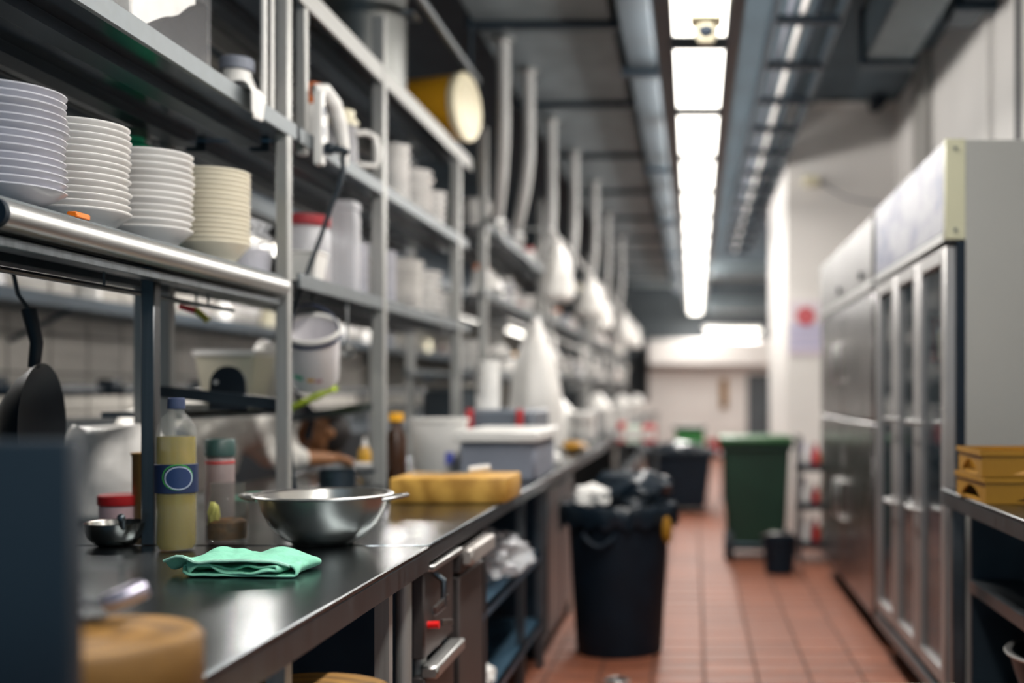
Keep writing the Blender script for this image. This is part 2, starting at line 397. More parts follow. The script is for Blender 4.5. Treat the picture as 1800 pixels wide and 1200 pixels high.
wt = table('prep_counter', 'steel counter carrying the green towel and the steel mixing bowl', -1.75, FX, .34, 1.43, CT, counter_m)
for y in (.98, 1.31): MB().box(FX-.06, FX-.03, y-.015, y+.015, 0, CT-.012).build('leg', post_m, wt)
MB().box(-1.7, -1.2, .4, 1.4, .1, .7).build('back_cabinet', dsteel, wt)
table('prep_counter', 'steel counter with the thick yellow chopping board on it', -1.75, FX-.004, 1.437, 3.28, CT, counter_m, apron=.04)
table('prep_counter', 'steel counter below the rack past the yellow bucket', -1.75, FX-.02, 3.3, 5.2, CT, counter_m, under=[.35])
table('prep_counter', 'steel counter further down the rack row, under white bags', -1.75, FX-.02, 5.22, 8.0, CT, counter_m, under=[.35])
table('prep_counter', 'last steel counter of the rack row by the cold room', -1.75, FX-.02, 8.02, 11.0, CT, counter_m, under=[.35])
# cooking range along the tiled wall
t = thing('cooking_range', 'long dark cooking range along the tiled wall behind the racks', 'stove', (-2.9, 4, 0))
MB().box(-3.26, -2.6, .9, 10, 0, .86, .01).build('range_body', dsteel, t)
MB().box(-3.26, -3.2, .9, 10, .86, 1.02, .005).build('splash_back', steel_u, t)
MB().cyl((-3.1, .9, 1.16), (-3.1, 10, 1.16), .028, n=12).build('gas_pipe', blackm, t)
for y in (1.6, 3.0, 4.4, 5.8): MB().cyl((-3.1, y, .86), (-3.1, y, 1.16), .015, n=8).build('pipe_stand', blackm, t)
for y in (2.2, 2.75, 3.3, 3.9): MB().box(-3.13, -3.04, y-.05, y+.05, 1.14, 1.22, .01).cyl((-3.06, y, 1.16), (-3.0, y, 1.16), .02, n=10).build('gas_tap', blackm, t)
t = thing('cooking_hood', 'dark steel extraction hood above the cooking range', 'hood', (-2.9, 4, 1.98))
hb = MB()
for (ya, yb) in ((.9, 10),):
    pr = [(-3.28, 2.1), (-2.15, 2.1), (-2.15, 2.2), (-2.6, 2.9), (-3.28, 2.9)]
    a = [hb.bm.verts.new((x, ya, z)) for x, z in pr]; b = [hb.bm.verts.new((x, yb, z)) for x, z in pr]
    hb.bm.faces.new(a); hb.bm.faces.new(b[::-1])
    for i in range(5): hb.bm.faces.new((a[i], a[(i+1)%5], b[(i+1)%5], b[i]))
hb.build('hood_shell', dsteel, t)
MB().box(-2.19, -2.13, .9, 10, 2.03, 2.1).build('grease_gutter', steel_u, t)
t = thing('wall_shelf', 'long dark wall shelf above the cooking range crowded with jars', 'shelf', (-3.1, 4, 1.55))
MB().box(-3.28, -2.95, 1.2, 9, 1.55, 1.575).box(-2.955, -2.945, 1.2, 9, 1.55, 1.61).build('shelf_board', dsteel, t)
for y in (1.5, 3, 4.5, 6, 7.5): MB().bar((-3.28, y, 1.4), (-2.98, y, 1.55), .02, .02).build('bracket', dsteel, t)

# ================================================================ racks standing on the worktops
XF, XB = -1.17, -1.62
def shelf_part(t, ya, yb, zs, lip0, lip1, sheet_m=steel_s):
    s = MB(); s.box(XB, XF-.012, ya, yb, zs-.006, zs)
    s.build('shelf', M('shelf_sheet', '#5d666d', .17, 1, .15, 5, rvar=.06), t)
    MB().box(XF-.012, XF, ya, yb, lip0, lip1, .002).build('front_lip', sheet_m, t)
    MB().box(XB, XB+.012, ya, yb, lip0, lip1).build('rear_lip', sheet_m, t)
    MB().box(-1.33, -1.27, ya+.01, yb-.01, zs-.032, zs-.006).box(-1.52, -1.46, ya+.01, yb-.01, zs-.032, zs-.006).build('stiffener', dsteel, t)
def post(t, x, y, z0, z1, w=.036, mat=post_m):
    MB().box(x-w/2, x+w/2, y-w/2, y+w/2, z0, z1, .003).build('post', mat, t)
Z3, Z2, Z1 = EYE+.335, EYE+.752, EYE+1.232       # shelf heights
A = thing('plate_rack', 'steel two-shelf rack holding four stacks of plates', 'rack', (-1.4, 1.45, CT))
shelf_part(A, 1.045, 1.845, Z2, EYE+.743, EYE+.79)
MB().box(XB, XF-.02, 1.05, 1.85, Z3-.006, Z3).build('shelf', MATS['shelf_sheet'], A)
MB().box(XF-.03, XF-.012, 1.05, 1.80, EYE+.318, EYE+.337, .003).build('front_lip', steel_s, A)
rl = MB()                                        # rounded bullnose rail: ends open at a black plug
prof = [(-.03, .318), (-.012, .331), (.004, .326), (.013, .312), (.015, .298), (.011, .285), (0, .277), (-.03, .275)]
ra = [rl.bm.verts.new((XF+x, 1.055, EYE+z)) for x, z in prof]; rb = [rl.bm.verts.new((XF+x, 1.79, EYE+z)) for x, z in prof]
for i in range(len(prof)): rl.bm.faces.new((ra[i], ra[(i+1)%len(prof)], rb[(i+1)%len(prof)], rb[i]))
rl.bm.faces.new(ra); rl.bm.faces.new(rb[::-1])
rl.build('bullnose_rail', steel, A, ang=60)
MB().cyl((XF-.008, 1.045, EYE+.303), (XF-.008, 1.058, EYE+.303), .026, n=16).build('end_plug', black, A, label='black plastic end plug')
MB().box(XF-.05, XF-.012, 1.05, 1.79, EYE+.25, EYE+.268, .002).build('under_channel', steel_u, A)
MB().box(-1.40, -1.32, 1.05, 1.79, EYE+.285, EYE+.328).box(-1.56, -1.5, 1.05, 1.79, EYE+.285, EYE+.328).build('stiffener', dsteel, A)
post(A, -1.19, 1.815, CT, EYE+1.6); post(A, XB+.02, 1.815, CT, EYE+1.6)
post(A, -1.25, 1.44, CT, EYE+.33, .032, M('shaded_leg_steel', '#5d5f61', .35, .9, .15, 5, (30, 30, 1)))  # shade on this leg is put into a darker steel colour
post(A, XB+.02, 1.09, CT, EYE+1.6); 
MB().bar((-1.6, 1.89, EYE+.004), (-1.21, 1.82, EYE-.034), .02, .034).build('cross_bar', dsteel, A)
MB().tube([(-1.32, 1.05, EYE+.235), (-1.32, 1.4, EYE+.235), (-1.32, 1.79, EYE+.235)], .006, 8).build('hook_rail', steel_u, A)
for y in (1.1, 1.4, 1.7): MB().cyl((-1.32, y, EYE+.235), (-1.32, y, EYE+.288), .003, n=6).build('rail_hanger', steel_u, A)
B = thing('storage_rack', 'tall steel three-shelf rack with the yellow bucket on top', 'rack', (-1.4, 2.6, CT))
shelf_part(B, 1.86, 3.28, Z3, EYE+.312, EYE+.356)
shelf_part(B, 1.86, 3.24, Z2, EYE+.743, EYE+.79)
shelf_part(B, 1.86, 3.30, Z1, EYE+1.165, EYE+1.232, post_m)
post(B, -1.19, 1.90, EYE+.72, EYE+1.6, .03); post(B, -1.19, 2.367, CT, EYE+1.42, .045); post(B, -1.19, 3.13, CT, EYE+1.225, .045)
for y in (1.9, 2.45, 3.13): post(B, XB+.02, y, CT, EYE+1.6, .036)
MB().bar((-1.62, 2.5, EYE-.105), (-1.21, 2.375, EYE-.05), .022, .032).build('cross_bar', steel_u, B)
MB().box(-1.8, -1.6, 1.9, 2.56, EYE-.075, EYE-.06).box(-1.61, -1.6, 1.9, 2.56, EYE-.085, EYE-.035).build('rear_shelf', steel_u, B)
tag(MB().tube([(-1.12, 1.6, EYE+1.62), (-1.12, 2.3, EYE+1.61), (-1.14, 3.3, EYE+1.64)], .02, 10).build('overhead_pipe', steel_u), 'grey pipe running above the rack with the yellow bucket', 'pipe')
bp = bpy.data.objects['overhead_pipe']
rods(bp, ((-1.12, 2.6), (-1.14, 3.2)), EYE+1.63, EYE+1.915)
for (x, y, r, z0) in ((-1.205, 1.752, .009, EYE+.79), (-1.2, 1.778, .007, EYE+.79)):
    tag(MB().cyl((x, y, z0-.04), (x, y, EYE+1.19), r, n=10).build('conduit', whitep), f'{"thicker" if r > .008 else "thinner"} of two pale upright conduits beside the plate rack post', 'conduit', 'thin conduits by the plate rack post')
# racks further along
RACK = {}
for key, ya, yb, lab, lv in (('C', 3.5, 4.9, 'steel rack directly past the yellow bucket, with white sacks on top', (.1, .55, .94)),
                             ('D', 5.1, 6.9, 'second steel rack past the yellow bucket, crowded with white bags', (.15, .6, 1.0)),
                             ('E', 7.1, 8.9, 'third steel rack past the yellow bucket', (.15, .6, 1.0)),
                             ('F', 9.1, 10.8, 'farthest steel rack, next to the cold room', (.15, .6, 1.0))):
    t = thing('storage_rack', lab, 'rack', (-1.4, (ya+yb)/2, CT)); RACK[key] = (ya, yb, lv)
    for z in lv: shelf_part(t, ya, yb, EYE+z, EYE+z-.01, EYE+z+.035)
    for y in (ya+.03, yb-.03):
        for x in (XF-.02, XB+.02): post(t, x, y, CT, EYE+1.5, .045)
# ================================================================ right side: fridges
def sign_mat():
    m = bpy.data.materials.new('fridge_sign_print'); m.use_nodes = True; N = m.node_tree.nodes; L = m.node_tree.links; b = N['Principled BSDF']
    tc = N.new('ShaderNodeTexCoord'); vo = N.new('ShaderNodeTexNoise'); vo.inputs['Scale'].default_value = 3.2; vo.inputs['Detail'].default_value = 2
    mp = N.new('ShaderNodeMapping'); mp.inputs['Scale'].default_value = (1, 1.3, 2.4); L.new(tc.outputs['Object'], mp.inputs[0]); L.new(mp.outputs[0], vo.inputs['Vector'])
    rp = N.new('ShaderNodeValToRGB'); e = rp.color_ramp; e.elements[0].position = .36; e.elements[0].color = lin('#333a5c')+[1]; e.elements[1].position = .58; e.elements[1].color = lin('#74757f')+[1]
    L.new(vo.outputs[0], rp.inputs[0]); L.new(rp.outputs[0], b.inputs['Base Color']); b.inputs['Roughness'].default_value = .4; b.inputs['Specular IOR Level'].default_value = .45
    return m
FT = EYE+.81                                     # fridge top
t = thing('glass_door_fridge', 'tall upright fridge with three narrow glass doors and a picture header', 'fridge', (1.18, 2.4, 0))
MB().box(.865, 1.5, 2.0, 2.02, .06, FT, .004).build('side_panel', fridge_w, t, label='pale grey enamel side panel')
MB().box(.865, 1.5, 2.76, 2.78, .06, FT).build('side_panel', fridge_w, t)
MB().box(1.47, 1.5, 2.02, 2.76, .06, FT).build('back_panel', fridge_w, t)
MB().box(.865, 1.47, 2.02, 2.76, FT-.03, FT).build('top_panel', fridge_w, t)
MB().box(.865, 1.47, 2.02, 2.76, .06, .2).build('bottom_panel', dsteel, t)
MB().box(.9, 1.48, 2.03, 2.75, 0, .06).build('plinth', black, t)
MB().box(.845, .866, 2.0, 2.78, .15, EYE+.49).bm.free()
gk = MB(); gk.box(.842, .868, 2.0, 2.03, .18, EYE+.485).box(.842, .868, 2.755, 2.78, .18, EYE+.485).box(.842, .868, 2.03, 2.755, EYE+.455, EYE+.485).box(.842, .868, 2.03, 2.755, .18, .21); gk.build('gasket_frame', black, t)
MB().box(.803, .842, 2.0, 2.78, .13, .175, .003).build('kick_rail', steel_u, t)
edges = [2.005, 2.265, 2.515, 2.775]
for k in range(3):
    ya, yb = edges[k]+.004, edges[k+1]-.004
    z0, z1 = .20, EYE+.47
    d = MB(); d.box(.805, .842, ya, ya+.034, z0, z1, .003).box(.805, .842, yb-.03, yb, z0, z1, .003).box(.805, .842, ya+.034, yb-.03, z1-.05, z1, .003).box(.805, .842, ya+.034, yb-.03, z0, z0+.05, .003)
    dd = d.build('glass_door', M('door_aluminium', '#a3a1a0', .4, .7, .06, 4), t)
    MB().box(.82, .828, ya+.03, yb-.026, z0+.045, z1-.045).build('pane', glassm, dd)
    if k:
        for z in (EYE-.105, EYE-.39-.02*k):
            MB().tube([(.805, ya+.055, z), (.775, ya+.055, z), (.768, ya+.02, z), (.768, ya-.09, z), (.775, ya-.11, z), (.803, ya-.11, z)], .007, 8).build('handle', steel, dd)
MB().box(.803, .868, 2.0, 2.012, EYE+.49, FT+.002, .002).build('header_end_cap', cream_m, t, label='cream end cap of the header box')
MB().box(.803, .866, 2.012, 2.77, EYE+.515, FT, .004).build('header_sign', sign_mat(), t)
MB().box(.8, .866, 2.012, 2.77, EYE+.487, EYE+.514).build('header_trim', steel, t)
for z in (EYE+.52, EYE+.78): MB().cyl((.835, 2.0, z), (.835, 1.996, z), .006, n=10).build('screw', steel_u, t)
for z in (.55, .9, 1.25): MB().box(.86, 1.46, 2.025, 2.755, z, z+.01).build('wire_shelf', steel_u, t)
# things inside it
for i, (y, z, r, h, mt, nm, lb) in enumerate(((2.12, 1.261, .05, .16, whitep, 'food_tub', 'white food tub on the top shelf inside the glass fridge'), (2.38, 1.261, .06, .12, yellowl, 'food_tub', 'pale yellow food tub on the top shelf inside the glass fridge'),
        (2.62, 1.261, .05, .2, red, 'food_tub', 'red food tub on the top shelf inside the glass fridge'), (2.15, .911, .07, .15, whitep, 'food_tub', 'wide white tub on the middle shelf inside the glass fridge'), (2.6, .911, .06, .18, navy, 'food_tub', 'blue tub on the middle shelf inside the glass fridge'), (2.4, .561, .08, .14, greyblue, 'food_tub', 'grey tub on the lower shelf inside the glass fridge'))):
    q = thing(nm, lb, 'tub', (.99, y, z)); MB().lathe([(0,0),(r*.85,0),(r,h),(r*.9,h),(0,h*.9)], 20).build('tub_body', mt, q, True); MB().lathe([(0,h+.001),(r*1.05,h+.001),(r*1.05,h+.012),(0,h+.014)], 20).build('lid', whitep, q, True)
tag(MB().tube([(1.25, 1.985, EYE+.24), (1.25, 1.96, EYE+.22), (1.25, 1.955, EYE+.16), (1.25, 1.975, EYE+.13)], .014, 10).cyl((1.25, 2.0, EYE+.22), (1.25, 1.975, EYE+.22), .02, n=12).build('wall_hook', black), 'black hook stuck on the grey fridge side', 'hook')

t = thing('steel_fridge', 'tall stainless steel fridge with solid doors next to the glass fridge', 'fridge', (1.18, 3.4, 0))
MB().box(.85, 1.5, 2.82, 3.98, .08, FT-.005, .004).build('cabinet_body', steel_u, t)
MB().box(.9, 1.48, 2.84, 3.96, 0, .08).build('plinth', black, t)
for k in range(2):
    ya, yb = 2.825+.578*k, 3.395+.578*k
    for (z0, z1, nm) in ((.14, EYE-.14, 'lower_door'), (EYE-.13, EYE+.46, 'upper_door')):
        d = MB().box(.806, .85, ya, yb, z0, z1, .006).build(nm, M('fridge_door_steel', '#8d8b8c', .26, 1, .12, 5, (1, 30, 1), rvar=.06), t)
        hz = (z0+z1)/2
        yh = yb-.05 if k == 0 else ya+.05
        MB().tube([(.806, yh, hz-.1), (.775, yh, hz-.1), (.77, yh, hz), (.775, yh, hz+.1), (.806, yh, hz+.1)], .008, 8).build('handle', steel, d)
MB().box(.803, .85, 2.825, 3.975, EYE+.51, FT-.01, .004).build('header_panel', M('header_steel', '#6e6c6b', .4, .5, .1, 4), t)
MB().box(.797, .85, 2.825, 3.975, EYE+.465, EYE+.508, .003).build('header_trim', steel, t)
for y in (3.0, 3.45): MB().cyl((.803, y, EYE+.56), (.79, y, EYE+.56), .02, n=14).build('control_dial', black, t)

# ================================================================ right table
TT = EYE-.2925
t = thing('side_table', 'steel side table with yellow crates beside the glass door fridge', 'table', (1.1, 1.35, 0))
MB().box(.76, 1.5, .75, 1.92, TT-.012, TT, .003).build('top', counter_m, t)
MB().box(.76, .772, .75, 1.92, TT-.05, TT-.012).box(.772, 1.488, 1.908, 1.92, TT-.05, TT-.012).box(1.488, 1.5, .75, 1.92, TT-.05, TT-.012).box(.772, 1.488, .75, .762, TT-.05, TT-.012).build('apron', steel_u, t)
for (x, y) in ((.79, 1.88), (1.47, 1.88), (.79, .79), (1.47, .79)): MB().box(x-.018, x+.018, y-.018, y+.018, 0, TT-.012, .002).build('leg', steel_u, t)
for z in (.585, .27): MB().box(.84, 1.46, .8, 1.89, z-.012, z).box(.83, .842, .8, 1.89, z-.035, z).build('undershelf', steel_u, t)
MB().box(.84, 1.47, 1.895, 1.905, .12, TT-.05).build('end_panel', dsteel, t)
for k, lb in enumerate(('lower of two mustard yellow crates with arched openings', 'upper of two mustard yellow crates with arched openings')):
    z = TT+.001+.07*k
    q = thing('plastic_crate', lb+' on the side table', 'crate', (.98, 1.72, z), .02-.05*k, group='yellow crates on the side table')
    x0, x1, ya, yb, h = -.2, .3, -.13, .14, .068
    MB().box(x0, x1, ya, yb, 0, .006).build('crate_floor', mustard, q, True)
    def arch_wall(xa, xb, y, along_x=True):
        mb = MB(); n = 14; top = []; bot = []
        for i in range(n+1):
            u = i/n; a = .034*math.sin(PI*min(1, max(0, (u-.18)/.64)))**.6 if .18 < u < .82 else 0
            top.append((xa+(xb-xa)*u, h)); bot.append((xa+(xb-xa)*u, .006+a))
        for i in range(n):
            for s_ in (0,):
                pts = [top[i], top[i+1], bot[i+1], bot[i]]
                if along_x: f = [(p, y, q_) for p, q_ in pts]; b2 = [(p, y+.008, q_) for p, q_ in pts]
                else: f = [(y, p, q_) for p, q_ in pts]; b2 = [(y+.008, p, q_) for p, q_ in pts]
                v = [mb.bm.verts.new(c) for c in f+b2]
                for fc in ((0,1,2,3),(7,6,5,4),(0,4,5,1),(2,6,7,3)): mb.bm.faces.new([v[j] for j in fc])
        return mb
    arch_wall(x0, x1, ya).build('crate_side', mustard, q, True); arch_wall(x0, x1, yb-.008).build('crate_side', mustard, q, True)
    arch_wall(ya, yb, x0, False).build('crate_side', mustard, q, True); arch_wall(ya, yb, x1-.008, False).build('crate_side', mustard, q, True)
    MB().box(x0-.005, x1+.005, ya-.005, ya+.01, h-.012, h).box(x0-.005, x1+.005, yb-.01, yb+.005, h-.012, h).box(x0-.005, x0+.01, ya+.01, yb-.01, h-.012, h).box(x1-.01, x1+.005, ya+.01, yb-.01, h-.012, h).build('rim', mustard, q, True)
q = thing('steel_bowl', 'deep dark steel bowl on the lower shelf of the side table', 'bowl', (1.02, 1.62, .271))
MB().lathe([(0,0),(.07,0),(.09,.006),(.14,.07),(.165,.15),(.178,.2),(.184,.203),(.174,.2),(.155,.14),(.08,.012),(0,.01)], 36).build('bowl_body', dsteel, q, True)
MB().lathe([(.172,.199),(.186,.199),(.189,.204),(.186,.208),(.172,.205)], 36).build('rim', steel, q, True)
# pale crate on the floor
q = thing('cream_box', 'cream plastic box on the floor before the glass door fridge', 'box', (.5, 1.36, 0))
MB().box(.385, .615, 1.22, 1.47, .001, .44, .012).build('box_body', cream_m, q); MB().box(.375, .625, 1.21, 1.48, .44, .465, .006).build('lid', cream_m, q)

# ================================================================ bins
def round_bin(name, label, loc, r, h, mat, liner, rimr=1.06):
    t = thing(name, label, 'bin', loc)
    MB().lathe([(0,0),(r*.8,0),(r*.82,.01),(r*.97,h*.93),(r*.93,h*.93),(r*.78,.02),(0,.02)], 44).build('bin_body', mat, t, True)
    MB().lathe([(r*.95,h*.93),(r*rimr,h*.935),(r*(rimr+.02),h*.965),(r*(rimr-.01),h),(r*.95,h),(r*.94,h*.96),(r*.95,h*.93)], 44).build('rim', mat, t, True)
    for s in (-1, 1):
        hp = [(s*r*.3*k, -r*.92-(.035 if abs(k) < .9 else 0), h*.86-.05*(1-k*k)) for k in (-1, -.7, -.3, 0, .3, .7, 1)]
        if s == -1: MB().tube([(p[0]-r*.3, p[1], p[2]-.02) for p in hp], .011, 8).build('handle', mat, t, True)
        else: MB().tube([(-p[0]*.6, -p[1], p[2]) for p in hp], .011, 8).build('handle', mat, t, True)
    if liner:
        n = 60; lm = MB(); rows_ = []
        for (rr, z, a) in ((.9, h*.80, .005), (.93, h*.95, .004), (rimr+.01, h*1.012, .006), (rimr+.05, h*.99, .008), (rimr+.045, h*.93, .012), (rimr+.03, h*.875, .016)):
            rows_.append([lm.bm.verts.new((math.cos(2*PI*k/n)*(r*rr+a*math.sin(k*2.7+z*30)), math.sin(2*PI*k/n)*(r*rr+a*math.cos(k*3.1)), z+a*math.sin(k*1.9+rr*9))) for k in range(n)])
        for p_, q_ in zip(rows_, rows_[1:]):
            for k in range(n): lm.bm.faces.new((p_[k], p_[(k+1)%n], q_[(k+1)%n], q_[k]))
        lm.build('bin_liner', blackbag, t, True)
        MB().ball((0, 0, h*.84), r*.88, r*.88, h*.11, 3, jit=.25).build('rubbish', blackbag, t, True)
    return t
b1 = round_bin('rubbish_bin', 'large black round rubbish bin with a black liner in the aisle', (-.335, 2.80, 0), .232, .655, black, True)
tis = MB(); tis.ball((-.455, 2.78, .69), .075, .06, .05, 3, jit=.5); tag(tis.build('crumpled_tissue', whitecl), 'crumpled white paper on top of the big black bin', 'paper')
hump = MB(); hump.ball((-.28, 2.87, .70), .17, .13, .10, 3, jit=.35); tag(hump.build('black_bag', blackbag), 'bulging black plastic bag piled on the big black bin', 'bag')
yg = MB(); yg.ball((-.118, 2.70, .56), .022, .02, .055, 3, jit=.3); 
tag(yg.build('yellow_glove', mustard), 'small yellow rubber glove hanging at the rim of the big black bin', 'glove')
t = thing('black_trolley_bin', 'square black bin further down the aisle left of the green bin', 'bin', (-.15, 6.1, 0))
MB().lathe([(0,.05),(.25,.05),(.27,.07),(.33,.56),(.30,.56),(.24,.1),(0,.1)], 32, sq=.75).build('bin_body', black, t, True)
MB().lathe([(.31,.555),(.37,.56),(.37,.6),(.31,.6),(.31,.555)], 32, sq=.75).build('rim', black, t, True)
MB().ball((0, 0, .56), .28, .28, .12, 3, jit=.3).build('rubbish', blackbag, t, True)
for sx in (-.18, .18):
    for sy in (-.18, .18): MB().cyl((sx-.012, sy, .03), (sx+.012, sy, .03), .03, n=16).build('wheel', rubber, t, True)
t = thing('wheelie_bin', 'dark green wheelie bin with closed lid in front of the white column', 'bin', (.43, 4.42, 0))
def taper(mb, x0, x1, ya, yb, z0, z1, ix, iy):
    v = [mb.bm.verts.new(c) for c in ((x0+ix, ya+iy, z0), (x1-ix, ya+iy, z0), (x1-ix, yb-iy, z0), (x0+ix, yb-iy, z0), (x0, ya, z1), (x1, ya, z1), (x1, yb, z1), (x0, yb, z1))]
    for f in ((3,2,1,0),(4,5,6,7),(0,1,5,4),(1,2,6,5),(2,3,7,6),(3,0,4,7)): mb.bm.faces.new([v[k] for k in f])
    bmesh.ops.bevel(mb.bm, geom=list({e for q in v for e in q.link_edges}), offset=.02, segments=2, affect='EDGES')
    return mb
taper(MB(), .2, .66, 4.2, 4.68, .06, .78, .035, .05).build('bin_body', green, t)
MB().box(.18, .68, 4.17, 4.71, .76, .80, .01).build('rim', M('green_rim', '#16352a', .5), t)
MB().box(.175, .685, 4.15, 4.72, .803, .845, .016, 2).build('lid', M('green_lid', '#225428', .5), t)
MB().cyl((.22, 4.73, .8), (.64, 4.73, .8), .015, n=10).build('handle', green, t)
for x in (.21, .60): MB().cyl((x, 4.25, .1), (x+.06, 4.25, .1), .1, n=24).build('wheel', rubber, t)
MB().cyl((.2, 4.25, .1), (.66, 4.25, .1), .012, n=8).build('axle', dsteel, t)
q = thing('black_bucket', 'small black bucket on the floor in front of the green wheelie bin', 'bucket', (.545, 4.0, 0))
MB().lathe([(0,0),(.085,0),(.11,.22),(.118,.222),(.118,.235),(.104,.232),(.08,.012),(0,.01)], 28).build('bucket_body', black, q, True)
MB().tube([(.112*math.cos(a), -.02-.05*math.sin(a), .232+.03*math.sin(a)) for a in [PI*k/12 for k in range(13)]], .004, 6).build('bail_handle', steel, q, True)
t = thing('wheelie_bin', 'bright green bin far behind the square black bin', 'bin', (-.06, 7.3, 0))
taper(MB(), -.22, .12, 7.1, 7.5, .05, .72, .03, .03).build('bin_body', M('green_far', '#2f7a3c', .45), t); MB().box(-.24, .14, 7.08, 7.52, .72, .76, .01).build('lid', green, t)
for x in (-.22, .07): MB().cyl((x, 7.15, .06), (x+.05, 7.15, .06), .06, n=18).build('wheel', rubber, t)
q = thing('red_bucket', 'small red bucket on a stool between the far bins', 'bucket', (.21, 6.6, .5))
MB().lathe([(0,0),(.06,0),(.085,.15),(.09,.16),(.07,.15),(0,.02)], 24).build('bucket_body', red, q, True)
s_ = thing('low_stool', 'low dark stool under the red bucket', 'stool', (.21, 6.6, 0)); MB().box(-.13, .13, -.13, .13, .47, .499, .006).build('seat', dsteel, s_, True)
for sx in (-.1, .1):
    for sy in (-.1, .1): MB().box(sx-.015, sx+.015, sy-.015, sy+.015, 0, .47).build('leg', dsteel, s_, True)
# floor drain
t = thing('floor_drain', 'small round steel drain in the tiles beside the big black bin', 'drain', (-.31, 2.50, 0))
MB().lathe([(0,.001),(.045,.001),(.05,.004),(.055,.001)], 24).build('drain_ring', steel, t, True); MB().lathe([(0,.002),(.03,.002),(.03,.006),(0,.006)], 18).build('drain_cap', dsteel, t, True)
# cluttered trolley between green bin and steel fridge
t = thing('bottle_trolley', 'narrow wire trolley crammed with bottles beside the green wheelie bin', 'trolley', (.83, 4.3, 0))
for sx in (-.11, .11):
    for sy in (-.14, .14): MB().cyl((sx, sy, 0), (sx, sy, .86), .01, n=8).build('upright', steel_u, t, True)
for z in (.1, .36, .62): MB().box(-.12, .12, -.15, .15, z, z+.012).box(-.12, -.114, -.15, .15, z, z+.05).box(-.12, .12, -.15, -.144, z, z+.05).build('tray', dsteel, t, True)
tr = random.Random(8)
cl = [(whitecl, 'white'), (red, 'red'), (beige, 'beige'), (lav, 'lavender'), (greyblue, 'grey'), (mustard, 'mustard')]
for z, zn in ((.112, 'bottom'), (.372, 'middle'), (.632, 'top')):
    for i in range(6):
        m_, cn = cl[i]
        r, h = tr.uniform(.022, .032), tr.uniform(.13, .2)
        o = MB().lathe([(0,0),(r,0),(r,h*.65),(r*.35,h*.82),(r*.35,h),(0,h)], 14).build('bottle', m_)
        o.location = (.83-.066+.066*(i % 3), 4.3-.035+.075*(i//3), z+.001)
        tag(o, f'{cn} bottle on the {zn} tray of the wire trolley', 'bottle', 'bottles on the wire trolley')

# ================================================================ under the left worktops
def cab(name, label, ya, yb, fm):
    t = thing(name, label, 'cabinet', (-.9, (ya+yb)/2, 0))
    MB().box(-1.15, FX-.05, ya, yb, .06, CT-.06, .004).build('cabinet_body', dsteel, t)
    MB().box(-1.1, FX-.09, ya+.02, yb-.02, 0, .06).build('plinth', black, t)
    return t
t = cab('gas_stove_cabinet', 'dark under-counter gas stove with a red valve knob', 1.45, 1.63, dsteel)
bw = M('warm_dark_front', '#4a4544', .45, .4, .15, 5)
MB().box(FX-.05, FX-.02, 1.45, 1.625, .53, .74, .004).build('control_panel', bw, t)
MB().box(FX-.05, FX-.018, 1.45, 1.625, .08, .49, .004).build('door', bw, t)
MB().box(FX-.03, FX+.005, 1.45, 1.625, .735, .75, .003).build('top_trim', steel, t)
MB().box(FX-.03, FX+.012, 1.45, 1.625, .485, .515, .005).build('door_rail', steel, t)
MB().cyl((FX-.02, 1.47, .605), (FX+.006, 1.47, .605), .009, n=14).build('valve_knob', M('vivid_red_knob', '#f01818', .35), t, label='bright red valve knob')  # plain red colour, no emission
MB().bar((FX-.005, 1.45, .64), (FX+.01, 1.52, .66), .008, .012).bar((FX, 1.5, .6), (FX+.015, 1.545, .592), .008, .014).build('valve_lever', steel, t)
MB().tube([(FX-.02, 1.5, .72), (FX+.005, 1.5, .7), (FX+.005, 1.5, .64), (FX-.02, 1.5, .62)], .008, 8).build('gas_tube', steel_u, t)
t = cab('drawer_cabinet', 'dark under-counter cabinet with a pale drawer handle beside the gas stove', 1.65, 1.86, dsteel)
MB().box(FX-.05, FX-.018, 1.66, 1.85, .1, .66, .004).build('door', bw, t)
MB().box(FX-.05, FX-.01, 1.66, 1.85, .67, .74, .004).build('drawer_front', bw, t)
MB().box(FX-.012, FX+.018, 1.66, 1.85, .69, .735, .006).build('drawer_handle', M('pale_handle', '#b9b3ae', .4, .5), t)
t = thing('open_shelf_frame', 'open steel shelf frame under the counter with the chopping board', 'shelf', (-.9, 2.3, 0))
for (x, y) in ((FX-.05, 1.92), (FX-.05, 2.36), (FX-.04, 2.62), (-1.2, 1.92), (-1.2, 2.62)): MB().box(x-.016, x+.016, y-.016, y+.016, 0, CT-.045).build('post', steel_u, t)
for z in (.49, .2): MB().box(-1.2, FX-.035, 1.9, 2.64, z-.01, z).box(FX-.045, FX-.035, 1.9, 2.64, z-.035, z).build('shelf_board', M('bluish_sheet', '#4a6a80', .35, .6), t)
g = MB(); g.ball((FX-.12, 2.2, .575), .12, .22, .085, 4, jit=.4); tag(g.build('clear_bag', clearbag), 'crumpled clear plastic bag on the open shelf under the counter', 'bag')
g = MB(); g.ball((FX-.07, 2.02, .235), .03, .06, .035, 3, jit=.4); tag(g.build('white_packet', whitecl), 'small white packet on the lowest open shelf under the counter', 'packet')
t = thing('steel_cabinet', 'closed steel base cabinet at the end of the chopping board counter', 'cabinet', (-.9, 2.95, 0))
MB().box(-1.2, FX-.045, 2.68, 3.26, .05, CT-.06, .004).build('cabinet_body', dsteel, t); MB().box(FX-.045, FX-.025, 2.7, 2.96, .1, .72, .004).build('door', steel_u, t); MB().box(FX-.045, FX-.025, 2.98, 3.24, .1, .72, .004).build('door', steel_u, t)
MB().box(-1.15, FX-.08, 2.7, 3.24, 0, .05).build('plinth', black, t)
